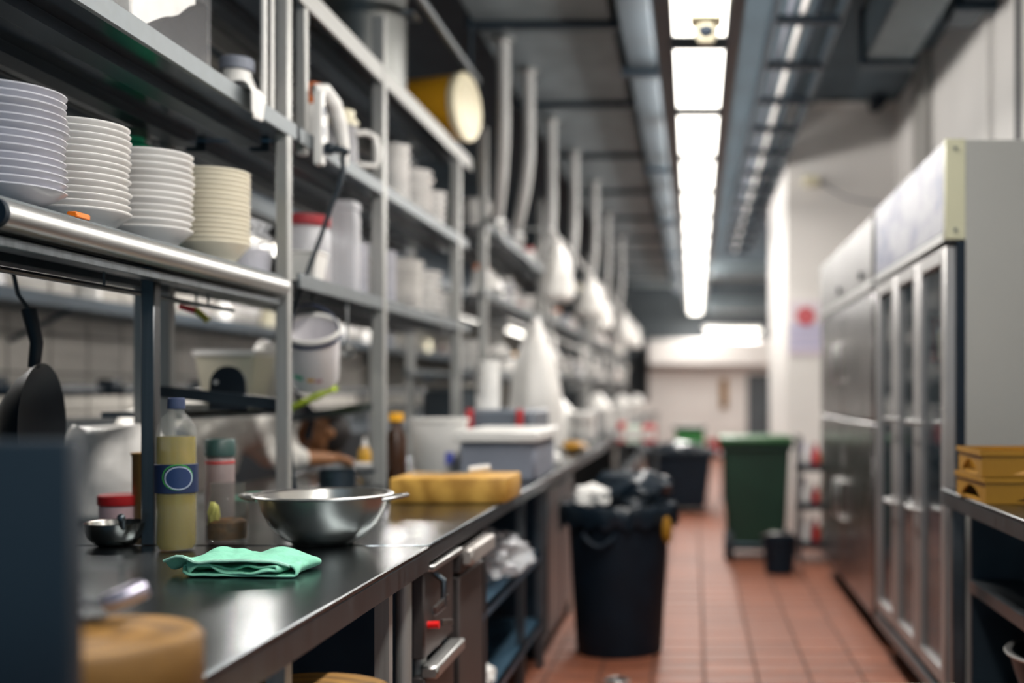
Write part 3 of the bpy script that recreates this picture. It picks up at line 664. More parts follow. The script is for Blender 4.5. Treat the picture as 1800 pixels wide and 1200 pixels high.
for y in (2.93, 3.01): MB().cyl((FX-.02, y, .5), (FX-.02, y, .65), .006, n=8).build('handle', steel, t)
# stool with round block below the counter
s_ = thing('low_stool', 'low wooden stool under the counter carrying a round chopping block', 'stool', (-.64, 1.0, 0))
MB().cyl((0, 0, .50), (0, 0, .53), .14, n=28).build('seat', wood_b, s_, True)
for k in range(4): a = PI/4+PI/2*k; MB().bar((.1*math.cos(a), .1*math.sin(a), .5), (.13*math.cos(a), .13*math.sin(a), 0), .03, .03).build('leg', wood_b, s_, True)
def block(name, label, loc, r, h):
    o = MB().lathe([(0,0),(r-.006,0),(r,.008),(r,h-.008),(r-.006,h),(0,h)], 48).build(name, wood_b); o.location = loc
    return tag(o, label, 'chopping block')
block('chopping_block', 'round wooden chopping block on the low stool below the counter edge', (-.64, 1.0, .531), .142, .135)
# near the camera: tall dark panel, block, cleaver
block('chopping_block', 'round wooden chopping block with a cleaver on it, beside the dark panel', (-.682, .70, CT+.001), .1, .078)
t = thing('cleaver', 'cleaver with round steel handle lying on the chopping block', 'knife', (-.66, .74, CT+.085))
MB().tube([W(186, 1066, .73), W(192, 1063, .731), W(255, 1033, .75), W(262, 1030, .752)], [.009, .0115, .0115, .009], 14).build('handle', M('handle_steel', '#b8b4c4', .3, .9), t)
bl = MB(); p0 = W(188, 1067, .728); d = Vector((-.16, -.03, .0)); nrm = Vector((-.02, .08, -.006))
vs = [bl.bm.verts.new(p0+q) for q in (Vector((0,0,0)), d, d+nrm, nrm*.9, Vector((0,0,.003)), d+Vector((0,0,.003)), d+nrm+Vector((0,0,.001)), nrm*.9+Vector((0,0,.001)))]
for f in ((0,1,2,3),(7,6,5,4),(0,4,5,1),(1,5,6,2),(2,6,7,3),(3,7,4,0)): bl.bm.faces.new([vs[k] for k in f])
bl.build('blade', blackm, t)
t = thing('equipment_panel', 'plain dark grey side panel of equipment standing on the counter end', 'equipment', (-.9, .57, CT))
MB().box(-1.35, -.562, .555, .585, CT, EYE-.043, .006, 2).build('panel', panel_d, t); MB().box(-1.35, -.58, .545, .595, CT, CT+.02, .004).build('foot', panel_d, t)
# ================================================================ plates and bowls
def plate_mesh(name, r, h, mat, foot=.5, n=44, wall=.005):
    mb = MB()
    rf = r*foot
    prof = [(0,.002),(rf*.9,.002),(rf*.92,0),(rf,0),(rf*1.03,.004),(r*.72,h*.42),(r*.97,h*.86),(r,h*.93),(r*1.002,h*.97),(r*.985,h),(r*.95,h*.97),(r*.7,h*.42+wall),(rf,.004+wall),(0,.003+wall)]
    mb.lathe(prof, n)
    o = mb.build(name, mat); me = o.data; bpy.data.objects.remove(o)
    return me
def stack(me, cx, cy, z, n, pitch, lab, cat, group, seed, name, jit=.0025):
    r = random.Random(seed)
    for i in range(n):
        o = bpy.data.objects.new(name, me); COL.objects.link(o)
        o.location = (cx+r.uniform(-jit, jit), cy+r.uniform(-jit, jit), z+i*pitch); o.rotation_euler = (r.uniform(-.006,.006), r.uniform(-.006,.006), r.uniform(0, 6))
        tag(o, lab.replace('#', ordn(i, n)), cat, group)
pA = plate_mesh('deep_plate', .080, .034, porc_l); pB = plate_mesh('deep_plate', .078, .045, porc); pC = plate_mesh('deep_plate', .078, .050, porc); pD = plate_mesh('deep_plate', .0775, .060, porc_c)
stack(pA, -1.257, 1.14, Z3+.001, 14, .0136, 'greyish deep plate, # in the stack beside the black end plug', 'plate', 'greyish plates on the plate rack', 1, 'deep_plate')
stack(pB, -1.293, 1.317, Z3+.001, 14, .0138, 'white deep plate, # in the stack next to the greyish plates', 'plate', 'white plates next to the greyish stack', 2, 'deep_plate', .0022)
stack(pC, -1.283, 1.478, Z3+.001, 12, .0160, 'white deep plate, # in the stack next to the cream plates', 'plate', 'white plates next to the cream stack', 3, 'deep_plate', .0025)
stack(pD, -1.268, 1.655, Z3+.001, 16, .0124, 'cream deep plate, # in the stack beside the lavender tub', 'plate', 'cream plates on the plate rack', 5, 'deep_plate', .0008)
o = MB().box(-1.2, -1.18, 1.185, 1.235, Z3+.001, Z3+.012, .002).build('orange_clip', orange); tag(o, 'small orange clip at the foot of the greyish plates', 'clip')
# green bottle behind the plates
t = thing('green_bottle', 'tall green bottle behind the stacks of white plates', 'bottle', (-1.53, 1.70, Z3+.001))
MB().lathe([(0,0),(.048,0),(.055,.008),(.055,.30),(.05,.33),(.03,.345),(.03,.355),(0,.355)], 28).build('bottle_body', greenb, t, True); MB().lathe([(0,.356),(.034,.356),(.034,.378),(0,.38)], 18).build('cap', green, t, True)
t = thing('lavender_tub', 'plastic tub of lavender food in a clear bag between cream plates and post', 'tub', (-1.30, 1.81, Z3+.001))
MB().lathe([(0,.001),(.055,.001),(.062,.06),(.058,.075),(0,.07)], 28).build('food', lav, t, True); MB().lathe([(0,0),(.06,0),(.069,.09),(.072,.092),(.066,.09),(.058,.002),(0,.002)], 28).build('tub_body', clearw, t, True)
g = MB(); g.ball((0, 0, .12), .06, .06, .05, 4, jit=.35); g.build('bag_top', clearbag, t, True)
o = MB().box(-1.50, -1.40, 1.86, 1.95, Z3+.001, Z3+.2, .004).build('white_carton', whitep); tag(o, 'plain white carton behind the lavender tub', 'carton')
# ---- upper shelf of the plate rack
def clear_bin(name, label, x0, x1, ya, yb, z, h, fill_m, slope):
    t = thing(name, label, 'container', ((x0+x1)/2, (ya+yb)/2, z))
    b = MB(); wl = .004; b.box(x0, x1, ya, yb, z, z+wl).box(x0, x0+wl, ya, yb, z, z+h, 0).box(x1-wl, x1, ya, yb, z, z+h).box(x0, x1, ya, ya+wl, z, z+h).box(x0, x1, yb-wl, yb, z, z+h); b.build('bin_body', M('bin_clear', '#d8d8da', .2, 0, .05, 6, alpha=.05), t)
    MB().box(x0-.008, x1+.008, ya-.008, yb+.008, z+h, z+h+.012, .004).build('lid', whitep, t)
    f = MB(); f.grid(lambda u, v: Vector((x0+.006+(x1-x0-.012)*u, ya+.006+(yb-ya-.012)*v, z+.006+h*(slope[0]+(slope[1]-slope[0])*v)*(.9+.2*mnoise.noise(Vector((u*4, v*4, 1)))))), 10, 12)
    r = bmesh.ops.extrude_face_region(f.bm, geom=f.bm.faces[:])
    for e in r['geom']:
        if isinstance(e, bmesh.types.BMVert): e.co.z = z+.005
    f.build('contents', fill_m, t)
    MB().box(x0+.01, x1-.02, ya+.02, yb-.02, z+.008, z+h-.01, .004).build('inner_fill', whitecl, t)  # white block filling the bin behind the dark contents
    return t
fung = M('dark_dried_food', '#121315', .9, 0, .6, 25, bump=.5, spec=.05)
clear_bin('food_bin', 'clear plastic bin of dark dried food on the upper shelf of the plate rack', -1.42, -1.2, 1.335, 1.555, Z2+.001, .26, fung, (.05, .85))
clear_bin('food_bin', 'second clear bin with brown food, further from the glass jar', -1.42, -1.2, 1.06, 1.30, Z2+.001, .26, M('brown_dried_food', '#4a342b', .8, 0, .4, 25, bump=.5), (.35, .2))
t = thing('glass_jar', 'white jar with a grey-blue lid on the upper shelf of the plate rack', 'jar', (-1.275, 1.745, Z2+.001))
MB().lathe([(0,0),(.042,0),(.045,.006),(.045,.1),(.034,.13),(.034,.142),(0,.142)], 26).build('jar_body', whitep, t, True); MB().lathe([(0,.143),(.04,.143),(.041,.15),(.041,.172),(.037,.177),(0,.177)], 26).build('lid', greyblue, t, True)
def drape(name, label, x, ya, yb, zt, zb, back, mat, cat='cloth'):
    mb = MB()
    def f(u, v):
        s = v*(back+.03+(zt-zb)); y = ya+(yb-ya)*u+.006*math.sin(v*7+u*4)
        n_ = .004*math.sin(u*9+v*3)+.003*math.sin(u*17)
        if s < back: return Vector((x-back+s, y, zt+.012+n_))
        s -= back
        if s < .03: a = s/.03*PI/2; return Vector((x+.019*math.sin(a), y, zt-.007+.019*math.cos(a)+n_*(1-s/.03)))
        return Vector((x+.019+n_, y, zt-.007-(s-.03)*(1-.25*math.sin(u*PI*1.0+.4)*0) - .012*math.sin(u*PI)))
    mb.grid(f, 16, 24)
    o = mb.build(name, mat); md = o.modifiers.new('solid', 'SOLIDIFY'); md.thickness = .004; md.offset = 1
    return tag(o, label, cat)
drape('white_cloth', 'white cloth draped over the upper shelf lip of the plate rack', XF, 1.60, 1.70, EYE+.79, EYE+.735, .1, whitecl)
# ---- power strip, white sleeve, plug and cord on the storage rack
t = thing('power_strip', 'white power strip hanging on the rack post with a black plug', 'power strip', (XF+.015, 1.925, EYE+.70))
MB().box(XF+.003, XF+.03, 1.91, 1.945, EYE+.70, EYE+.93, .004).build('strip_body', whitep, t)
for z in (.73, .79, .85): MB().box(XF+.029, XF+.032, 1.918, 1.938, EYE+z, EYE+z+.03, .001).build('socket', greyblue, t)
dr = MB(); pts = [(XF-.02, 1.93, EYE+.945), (XF+.005, 1.955, EYE+.95), (XF+.02, 2.0, EYE+.92), (XF+.03, 2.03, EYE+.86), (XF+.035, 2.05, EYE+.79), (XF+.035, 2.06, EYE+.735)]
dr.tube(pts, [.02, .026, .026, .024, .02, .012], 12); tag(dr.build('white_sleeve', whitecl), 'twisted white cloth strip hooked over the power strip', 'cloth')
t = thing('power_plug', 'black power plug and long black cord hanging from the power strip', 'plug', (XF+.06, 1.93, EYE+.74))
MB().box(XF+.033, XF+.06, 1.912, 1.942, EYE+.735, EYE+.768, .004).tube([(XF+.06, 1.927, EYE+.752), (XF+.085, 1.93, EYE+.748), (XF+.105, 1.935, EYE+.742)], [.014, .011, .007], 10).build('plug_body', cord_m, t)
Yc = 1.94
cp = [(XF+.1, 1.935, EYE+.744)]+[tuple(W(px, py, Yc)) for px, py in ((604, 275), (605, 300), (597, 330), (583, 365), (566, 415), (549, 460), (534, 500), (522, 535), (514, 560), (509, 590), (507, 640), (508, 720), (511, 790), (518, 850))]+[(-1.23, 1.95, CT+.02), (-1.22, 2.0, CT+.006)]
MB().tube(cp, .0075, 8).build('cord', cord_m, t)
# ---- middle shelf of storage rack
t = thing('pitcher', 'tall pale pitcher with a loop handle and beige lid on the storage rack', 'pitcher', (-1.255, 2.23, Z2+.001))
MB().lathe([(0,0),(.05,0),(.055,.006),(.05,.1),(.047,.19),(.049,.195),(0,.195)], 28).build('pitcher_body', clearw, t, True)
MB().lathe([(0,.196),(.051,.196),(.051,.215),(.04,.225),(.04,.25),(0,.252)], 24).build('lid', beige, t, True)
MB().tube([(.045, .0, .17), (.075, .02, .178), (.098, .035, .165), (.105, .04, .12), (.105, .04, .09), (.1, .038, .062), (.05, .01, .06)], .011, 10).build('handle', whitep, t, True)
t = thing('orange_cap_bottle', 'squat bottle with a big orange cap behind the white power strip', 'bottle', (-1.27, 2.08, Z2+.001))
MB().lathe([(0,0),(.045,0),(.045,.17),(.032,.2),(0,.2)], 22).build('bottle_body', whitep, t, True); MB().lathe([(0,.201),(.036,.201),(.034,.27),(0,.275)], 20).build('cap', M('burnt_orange', '#c8641a', .5), t, True)
bowl_s = plate_mesh('small_bowl', .06, .05, porc, .45, 32); bowl_l = plate_mesh('large_bowl', .09, .055, porc, .45, 36); flat_l = plate_mesh('flat_plate', .115, .026, porc, .6, 40)
cup_s = plate_mesh('sauce_dish', .036, .024, porc_l, .6, 24, .003)
stack(bowl_s, -1.265, 2.65, Z2+.001, 9, .03, 'small white bowl, # in the stack past the pitcher', 'bowl', 'white bowls by the pitcher', 11, 'small_bowl')
stack(bowl_l, -1.285, 2.85, Z2+.001, 7, .033, 'large white bowl, # in the stack on the pitcher shelf', 'bowl', 'large white bowls on the storage rack', 12, 'large_bowl', .006)
stack(bowl_s, -1.26, 3.02, Z2+.001, 6, .032, 'small white bowl, # in the far stack on the pitcher shelf', 'bowl', 'white bowls by the far post', 13, 'small_bowl')
stack(flat_l, -1.46, 3.05, Z2+.001, 8, .014, 'white plate, # in the stack behind the bowls on the pitcher shelf', 'plate', 'white plates behind the bowls', 14, 'flat_plate')
# ---- lowest shelf of storage rack
t = thing('square_tub', 'small square white tub behind the black cord', 'tub', (-1.235, 1.985, Z3+.001))
MB().lathe([(0,0),(.04,0),(.053,.1),(.056,.102),(.056,.108),(.05,.106),(.037,.004),(0,.004)], 32, sq=.8).build('tub_body', whitep, t, True)
t = thing('storage_jar', 'big plastic jar with a red lid behind the black cord', 'jar', (-1.33, 2.14, Z3+.001))
MB().lathe([(0,.002),(.068,.002),(.068,.12),(0,.13)], 28).build('contents', M('plum_food', '#5d4a55', .6, 0, .3, 20), t, True); MB().lathe([(0,0),(.073,0),(.076,.01),(.076,.21),(.066,.23),(.062,.23),(.072,.2),(.072,.004),(0,.004)], 30).build('jar_body', clearw, t, True)
MB().lathe([(0,.231),(.074,.231),(.076,.236),(.076,.265),(0,.27)], 30).build('lid', M('dull_red_lid', '#a5353c', .45), t, True)
t = thing('tall_container', 'tall translucent container beside the red lidded jar', 'container', (-1.245, 2.235, Z3+.001))
MB().lathe([(0,0),(.042,0),(.045,.01),(.045,.29),(.04,.31),(0,.312)], 32, sq=.5).build('container_body', clearw, t, True); MB().lathe([(0,.313),(.047,.313),(.047,.335),(.04,.345),(0,.346)], 32, sq=.5).build('lid', clearw, t, True)
o = MB().box(-1.235, -1.195, 2.06, 2.15, Z3+.001, Z3+.022, .006).build('orange_packet', M('bright_orange', '#f5992c', .5)); tag(o, 'small orange packet on the lowest shelf of the storage rack', 'packet')
stack(cup_s, -1.245, 2.325, Z3+.001, 15, .0138, 'small sauce dish, # in the stack beside the tall translucent container', 'dish', 'sauce dishes before the post', 15, 'sauce_dish', .0008)
stack(cup_s, -1.235, 2.52, Z3+.001, 16, .0138, 'small sauce dish, # in the stack beside the flat white plates', 'dish', 'sauce dishes past the post', 16, 'sauce_dish', .0008)
stack(flat_l, -1.31, 2.74, Z3+.001, 17, .0135, 'flat white plate, # in the tall stack beside the sauce dishes', 'plate', 'flat plates on the lowest rack shelf', 17, 'flat_plate', .003)
stack(bowl_l, -1.29, 2.965, Z3+.001, 7, .03, 'large white bowl, # in the stack beside the flat white plates', 'bowl', 'large bowls on the lowest rack shelf', 18, 'large_bowl', .005)
stack(bowl_s, -1.26, 3.16, Z3+.001, 5, .028, 'small white bowl, # in the stack past the flat white plates', 'bowl', 'bowls at the end of the lowest rack shelf', 19, 'small_bowl', .003)
# ---- top shelf
t = thing('yellow_bucket', 'yellow plastic bucket lying on its side on the top rack shelf', 'bucket', (-1.3, 3.07, Z1))
R_ = Matrix.Rotation(PI/2, 3, 'Y') @ Matrix.Rotation(0, 3, 'Z'); cb = (-1.47, 3.135, Z1+.167)
tilt = Matrix.Rotation(-.2, 3, 'Z')
MB().lathe([(0,0),(.135,0),(.14,.006),(.158,.34),(.152,.342),(.133,.012),(0,.01)], 44, cb, tilt @ R_).build('bucket_body', yellow, t)
MB().lathe([(.152,.325),(.164,.325),(.166,.332),(.166,.355),(.16,.362),(0,.362),(0,.35),(.152,.345)], 44, cb, tilt @ R_).build('lid', yellowl, t, label='pale yellow lid facing the aisle')
MB().lathe([(.11,.362),(.122,.366),(.127,.362)], 40, cb, tilt @ R_).build('lid_ridge', yellowl, t)
t = thing('stock_pot', 'tall grey steel stock pot on the top rack shelf before the yellow bucket', 'pot', (-1.41, 2.68, Z1+.001))
MB().lathe([(0,0),(.15,0),(.16,.01),(.16,.46),(.166,.463),(.166,.47),(.15,.468),(.15,.015),(0,.012)], 40).build('pot_body', M('pot_steel', '#8a8b88', .4, .8, .12, 5), t, True)
for s in (-1, 1): MB().tube([(s*.158, -.05, .38), (s*.2, -.045, .38), (s*.2, .045, .38), (s*.158, .05, .38)], .008, 8).build('handle', steel, t, True)

# ================================================================ on the near counter
def towel():
    L_ = .215; prof = []
    def run(xa, xb, z, n=20):
        for i in range(n+1): prof.append((xa+(xb-xa)*i/n, z))
    def turn(x, za, zb, s, n=7):
        r = abs(zb-za)/2
        for i in range(1, n): a = PI*i/n; prof.append((x+s*r*.9*math.sin(a), za+(zb-za)*(1-math.cos(a))/2))
    h = L_/2
    run(-h+.03, h-.03, .0195); turn(h-.03, .0195, .0115, 1); run(h-.03, -h+.012, .0115); turn(-h+.012, .0115, .0035, -1); run(-h+.012, h-.014, .0035); turn(h-.014, .0035, .0275, 1, 9); run(h-.014, -h+.002, .0275)
    m = len(prof)-1; W_ = .12
    def f(u, v):
        k = round(u*m); x, z = prof[k]; y = -W_/2+W_*v; arc = u*9
        lf = max(0, -x/h); q = min(1, z/.009)
        wob = .0034*math.sin(x*62+y*35+arc*2)+.0028*math.sin(y*88-x*41+arc*3.1)+.0022*math.sin(x*130+y*50+arc)+.012*mnoise.noise(Vector((x*22, y*26, arc*.6)))
        z2 = z*(1+.35*mnoise.noise(Vector((x*14+3, arc*.4, 2))))+wob*q*(.6+.9*lf)-.011*lf**4*q
        y2 = y+(.008*math.sin(x*30+arc*1.3)+.004*math.sin(x*75+arc*2.2))*(.4+lf)+.010*math.sin(arc*1.9)*.6
        y2 *= 1-.28*lf**3
        x2 = x+.004*math.sin(y*70+arc*1.7)-.016*lf*math.sin(v*4.2+arc*.8)
        return Vector((x2, y2, max(.0032, z2)))
    mb = MB(); mb.grid(f, m, 18)
    o = mb.build('green_towel', mint, ang=85); md = o.modifiers.new('solid', 'SOLIDIFY'); md.thickness = .0052; md.offset = 0
    sb = o.modifiers.new('sub', 'SUBSURF'); sb.levels = 1; sb.render_levels = 1
    o.location = (-.872, 1.222, CT+.0005); o.rotation_euler = (0, 0, -.05)
    tag(o, 'folded mint green cloth towel lying on the steel counter', 'towel')
    hm = MB(); me = m
    hm.tube([f((m-20+i)/m, 0)+Vector((0, -.001, 0)) for i in range(21)], .003, 6)
    hm.build('hem', M('mint_towel_hem', '#a8dcc6', .9, 0, .1, 60), o, True)
towel()
t = thing('mixing_bowl', 'stainless steel mixing bowl with two loop handles on the counter', 'bowl', (-.858, 1.45, CT+.001))
R0, H0 = .134, .113
MB().lathe([(0,.003),(.05,.002),(.056,0),(.062,.002),(.085,.018),(.108,.045),(.123,.078),(R0-.003,H0-.004),(R0+.002,H0-.003),(R0+.005,H0),(R0+.002,H0+.003),(R0-.004,H0+.001),(.119,.078),(.104,.047),(.082,.022),(.06,.008),(0,.006)], 64).build('bowl_body', M('bowl_steel', '#cbc9c3', .3, 1, .12, 4, rvar=.08), t, True)
MB().lathe([(R0-.001,H0-.004),(R0+.0075,H0-.002),(R0+.009,H0+.001),(R0+.0065,H0+.004),(R0-.001,H0+.004)], 64).build('rolled_rim', steel, t, True)
for s in (-1, 1): MB().tube([(s*(R0-.002), -.036, H0-.008), (s*(R0+.022), -.03, H0-.004), (s*(R0+.036), -.012, H0-.002), (s*(R0+.038), .012, H0-.002), (s*(R0+.022), .03, H0-.004), (s*(R0-.002), .036, H0-.008)], .0048, 8).build('handle', steel, t, True)
# bottle of yellow liquid
t = thing('oil_bottle', 'clear plastic bottle of yellow liquid with a navy label and cap', 'bottle', (-1.15, 1.39, CT+.001))
rb_ = .037
MB().lathe([(0,.002),(.028,.0),(.034,.003),(rb_,.014),(rb_,.10),(rb_-.0015,.105),(rb_,.11),(rb_,.19),(rb_-.001,.255),(.033,.275),(.024,.295),(.0145,.306),(.0135,.312),(.0135,.322),(0,.322)], 48).build('bottle_body', clear, t, True)
MB().lathe([(0,.004),(.03,.004),(rb_-.0025,.016),(rb_-.0025,.185),(rb_-.003,.252),(0,.252)], 40).build('liquid', amber, t, True)
MB().lathe([(0,.313),(.0155,.313),(.016,.316),(.0155,.336),(.013,.338),(0,.338)], 24).build('cap', M('navy_cap', '#3d4763', .45), t, True)
MB().lathe([(rb_+.0004,.128),(rb_+.0012,.129),(rb_+.0012,.191),(rb_+.0004,.192)], 48).build('label_sleeve', navy, t, True, label='navy blue paper label')
def ring_on_cyl(r0, r1, a0, zc, rad, mat, nm, n=40):
    if r0 < .001:
        for q in range(5): ring_on_cyl(max(.00101, r1*q/6), r1*(q+1)/6, a0, zc, rad, mat, nm)
        r0 = r1*5/6
    mb = MB(); A_ = []; B_ = []
    for k in range(n):
        a = 2*PI*k/n
        for L_, rr in ((A_, r0), (B_, r1)):
            th = a0+rr*math.cos(a)/rad; L_.append(mb.bm.verts.new((rad*math.cos(th), rad*math.sin(th), zc+rr*math.sin(a))))
    for k in range(n): mb.bm.faces.new((A_[k], A_[(k+1)%n], B_[(k+1)%n], B_[k]))
    if r0 < .001: pass
    return mb.build(nm, mat, t, True)
aim = math.atan2(-1.39*DEPTH, 1.15)+.12
ring_on_cyl(.0005, .024, aim, .162, rb_+.0018, M('label_blue', '#22365f', .4), 'label_disc')
ring_on_cyl(.0235, .0255, aim, .162, rb_+.0022, M('label_silver', '#b9c4d6', .35), 'label_ring')
ring_on_cyl(.026, .0285, aim-.05, .164, rb_+.0016, M('label_green', '#3f9a48', .4), 'label_green_ring')
t = thing('sauce_jar', 'glass jar with orange-brown sauce beside the yellow liquid bottle', 'jar', (-1.085, 1.455, CT+.001))
MB().lathe([(0,.0),(.036,.0),(.041,.006),(.041,.085),(.036,.105),(.033,.112),(.034,.116),(.034,.135),(.0355,.14),(.032,.14),(.031,.115),(.034,.1),(.038,.082),(.038,.012),(0,.01)], 36).build('jar_body', M('jar_glass', '#61645e', .06, 0, .05, 4, alpha=.2, rvar=.03), t, True)
g = MB(); g.lathe([(0,.011),(.036,.011),(.037,.018),(.037,.05),(.03,.056),(0,.046)], 30); g.build('sauce', M('orange_sauce', '#6b4410', .6, 0, .4, 50, bump=.5), t, True)
g = MB(); g.ball((-.02, -.018, .065), .012, .01, .03, 3, jit=.3); g.build('lemon_slice', M('lemon', '#c3c060', .5, 0, .15, 20), t, True)
t = thing('spice_shaker', 'spice shaker with a dark green lid and a red band behind the jar', 'shaker', (-1.265, 1.67, CT+.001))
MB().lathe([(0,0),(.03,0),(.032,.004),(.032,.17),(.028,.18),(0,.18)], 26).build('shaker_body', M('pinkish_spice', '#857674', .5, 0, .1, 12), t, True); MB().lathe([(.0322,.160),(.0328,.161),(.0328,.166),(.0322,.167)], 26).build('red_band', red, t, True); MB().lathe([(0,.181),(.034,.181),(.034,.222),(.031,.226),(0,.226)], 26).build('lid', M('dark_green_lid', '#2b4743', .45), t, True)
t = thing('orange_jug', 'small jug with an orange loop handle behind the yellow liquid bottle', 'jug', (-1.345, 1.56, CT+.001))
MB().lathe([(0,0),(.04,0),(.043,.01),(.043,.19),(.046,.2),(.04,.195),(.039,.012),(0,.01)], 28).build('jug_body', M('jug_amber', '#8c6a3a', .35, 0, .1, 6), t, True)
MB().tube([(.04, -.01, .2), (.065, -.015, .205), (.082, -.02, .17), (.08, -.02, .12), (.06, -.015, .09), (.04, -.01, .1)], .009, 10).build('handle', M('handle_orange', '#e39a2a', .45), t, True)
t = thing('small_steel_bowl', 'small steel bowl with a spoon beside the rack leg', 'bowl', (-1.325, 1.435, CT+.001))
MB().lathe([(0,.001),(.03,0),(.036,.003),(.05,.02),(.056,.045),(.0575,.052),(.056,.053),(.0545,.051),(.048,.022),(.034,.006),(0,.004)], 44).build('bowl_body', M('bowl_steel2', '#a9a7a1', .22, 1, .12, 4), t, True)
MB().tube([(.03, -.03, .03), (.034, -.045, .05), (.036, -.052, .066)], [.003, .005, .008], 10).ball((.036, -.053, .068), .008, .006, .011, 2).build('spoon_handle', steel_u, t, True)
t = thing('red_lid_jar', 'short jar with a red lid behind the small steel bowl', 'jar', (-1.42, 1.555, CT+.001))
MB().lathe([(0,0),(.041,0),(.044,.005),(.044,.07),(0,.071)], 30).build('jar_body', M('pink_jar', '#c9a9ac', .3, 0, .08, 5), t, True); MB().lathe([(0,.072),(.046,.072),(.047,.075),(.047,.094),(.044,.097),(0,.097)], 36).build('lid', red, t, True)
def bag(name, label, c, rx, ry, h, mat, seed, neck=.25, cat='bag', group=None):
    mb = MB(); n = 40; m = 18; rows_ = []
    for j in range(m+1):
        v = j/m; z = h*v
        rr = (1-v**3*(1-neck)) if v > .08 else .8+.2*v/.08
        ring = []
        for k in range(n):
            a = 2*PI*k/n
            wv = 1+.10*mnoise.noise(Vector((math.cos(a)*1.8, math.sin(a)*1.8, v*3+seed)))+.06*v*math.sin(a*7+seed+v*4)+.05*mnoise.noise(Vector((math.cos(a)*5, math.sin(a)*5, v*8+seed)))
            ring.append(mb.bm.verts.new((rx*rr*wv*math.cos(a), ry*rr*wv*math.sin(a), z+.03*h*math.sin(a*3+seed)*v)))
        rows_.append(ring)
    for p, q in zip(rows_, rows_[1:]):
        for k in range(n): mb.bm.faces.new((p[k], p[(k+1)%n], q[(k+1)%n], q[k]))
    mb.bm.faces.new(rows_[0][::-1]); mb.bm.faces.new(rows_[-1])
    o = mb.build(name, mat, ang=70); o.location = c
    return tag(o, label, cat, group)
bag('plastic_bag', 'white plastic bag standing behind the jar with red lid', (-1.60, 1.73, CT+.001), .125, .11, .255, bagm, 3, .72)
# hanging pans
for (x, y, lab, r, sp) in ((-1.62, 1.50, 'black wok hanging by its handle behind the dark panel', .15, .25), (-1.66, 1.33, 'smaller black pan hanging beside the wok', .13, .35)):
    t = thing('hanging_pan', lab, 'pan', (x, y, EYE-.1))
    mr = Matrix.Rotation(sp, 3, 'Z') @ Matrix.Rotation(PI/2, 3, 'Y')
    MB().lathe([(0,-.02),(r*.5,-.015),(r*.8,.01),(r,.04),(r*1.01,.043),(r*.78,.016),(r*.5,-.009),(0,-.014)], 40, (x, y, EYE-.08), mr).build('pan_body', blackm, t)
    MB().tube([(x+.03, y, EYE-.08+r-.01), (x+.035, y, EYE+.12), (x+.02, y, EYE+.2)], [.011, .012, .014], 10).build('handle', blackm, t)
    MB().tube([(x+.02, y, EYE+.2), (x+.0, y, EYE+.235), (x-.01, y, EYE+.29)], .004, 6).build('hook', steel_u, t)
    tag(MB().cyl((x-.01, y-.1, EYE+.29), (x-.01, y+.1, EYE+.29), .006, n=8).build('hanging_rail', steel_u), 'short steel rail above the '+('wok' if r > .14 else 'smaller pan'), 'rail')
# ================================================================ rear low shelf and rail
RS = EYE-.059
t = thing('white_tub', 'cream white tub with a thick rim on the low rear shelf', 'tub', (-1.72, 2.35, RS))
MB().lathe([(0,0),(.08,0),(.085,.01),(.11,.2),(.106,.2),(.08,.014),(0,.012)], 32, sq=.5).build('tub_body', M('cream_tub', '#cfc9b4', .45, 0, .06, 5), t, True)
MB().lathe([(.106,.195),(.116,.196),(.116,.215),(.106,.215),(.106,.195)], 32, sq=.5).build('rim', whitep, t, True)
bag('plastic_bag', 'knotted white plastic bag on the low rear shelf beside the cream tub', (-1.70, 2.49, RS), .09, .09, .26, bagm, 7, .3)
t = thing('white_pail', 'translucent white pail with a dark blue rim band hanging tilted under the rack', 'pail', tuple(W(550, 620, 2.03)))
mr = Matrix.Rotation(.12, 3, 'Y') @ Matrix.Rotation(.55, 3, 'X')
pail_c = Vector((0, .02, -.09))
MB().lathe([(0,0),(.07,0),(.075,.008),(.09,.19),(.086,.19),(.071,.012),(0,.01)], 40, pail_c, mr).build('pail_body', M('pail_plastic', '#e2dfe2', .4, 0, .04, 5), t, True)
MB().lathe([(.0895,.168),(.0935,.17),(.0935,.182),(.0895,.184)], 40, pail_c, mr).build('blue_band', navy, t, True)
MB().lathe([(.084,.185),(.094,.185),(.096,.195),(.094,.2),(.084,.198),(.084,.185)], 40, pail_c, mr).build('rim', whitep, t, True)
MB().tube([(pail_c+mr @ Vector((.09*math.cos(a), .09*math.sin(a)*.3, .19+.075*math.sin(a)))) for a in [PI*k/14 for k in range(15)]], .003, 6).build('bail_handle', navy, t, True)
for (a, z, mt, nm, s_) in ((-1.85, .055, M('teal_print', '#57ab8e', .5), 'teal_print', .016), (-1.35, .05, M('amber_print', '#d4a24a', .5), 'amber_print', .011), (-1.05, .045, M('rose_print', '#b8848a', .5), 'rose_print', .01)):
    mb = MB(); mb.grid(lambda u, v, a=a, z=z, s_=s_: pail_c+mr @ Vector(((.0775+z*.08)*math.cos(a+(u-.5)*s_/.04), (.0775+z*.08)*math.sin(a+(u-.5)*s_/.04), z+(v-.5)*s_)), 6, 2); mb.build(nm, mt, t, True)
hk = pail_c+Vector((0, 0, 0)); 
MB().tube([(pail_c+mr @ Vector((0, .03, .263))), Vector((.0, .0, .22)), Vector((.0, 0.0, .29))], .003, 6).build('hook', steel_u, t, True)
t = thing('steel_scoop', 'shiny steel scoop hanging beside the white pail', 'scoop', tuple(W(610, 600, 2.15)))
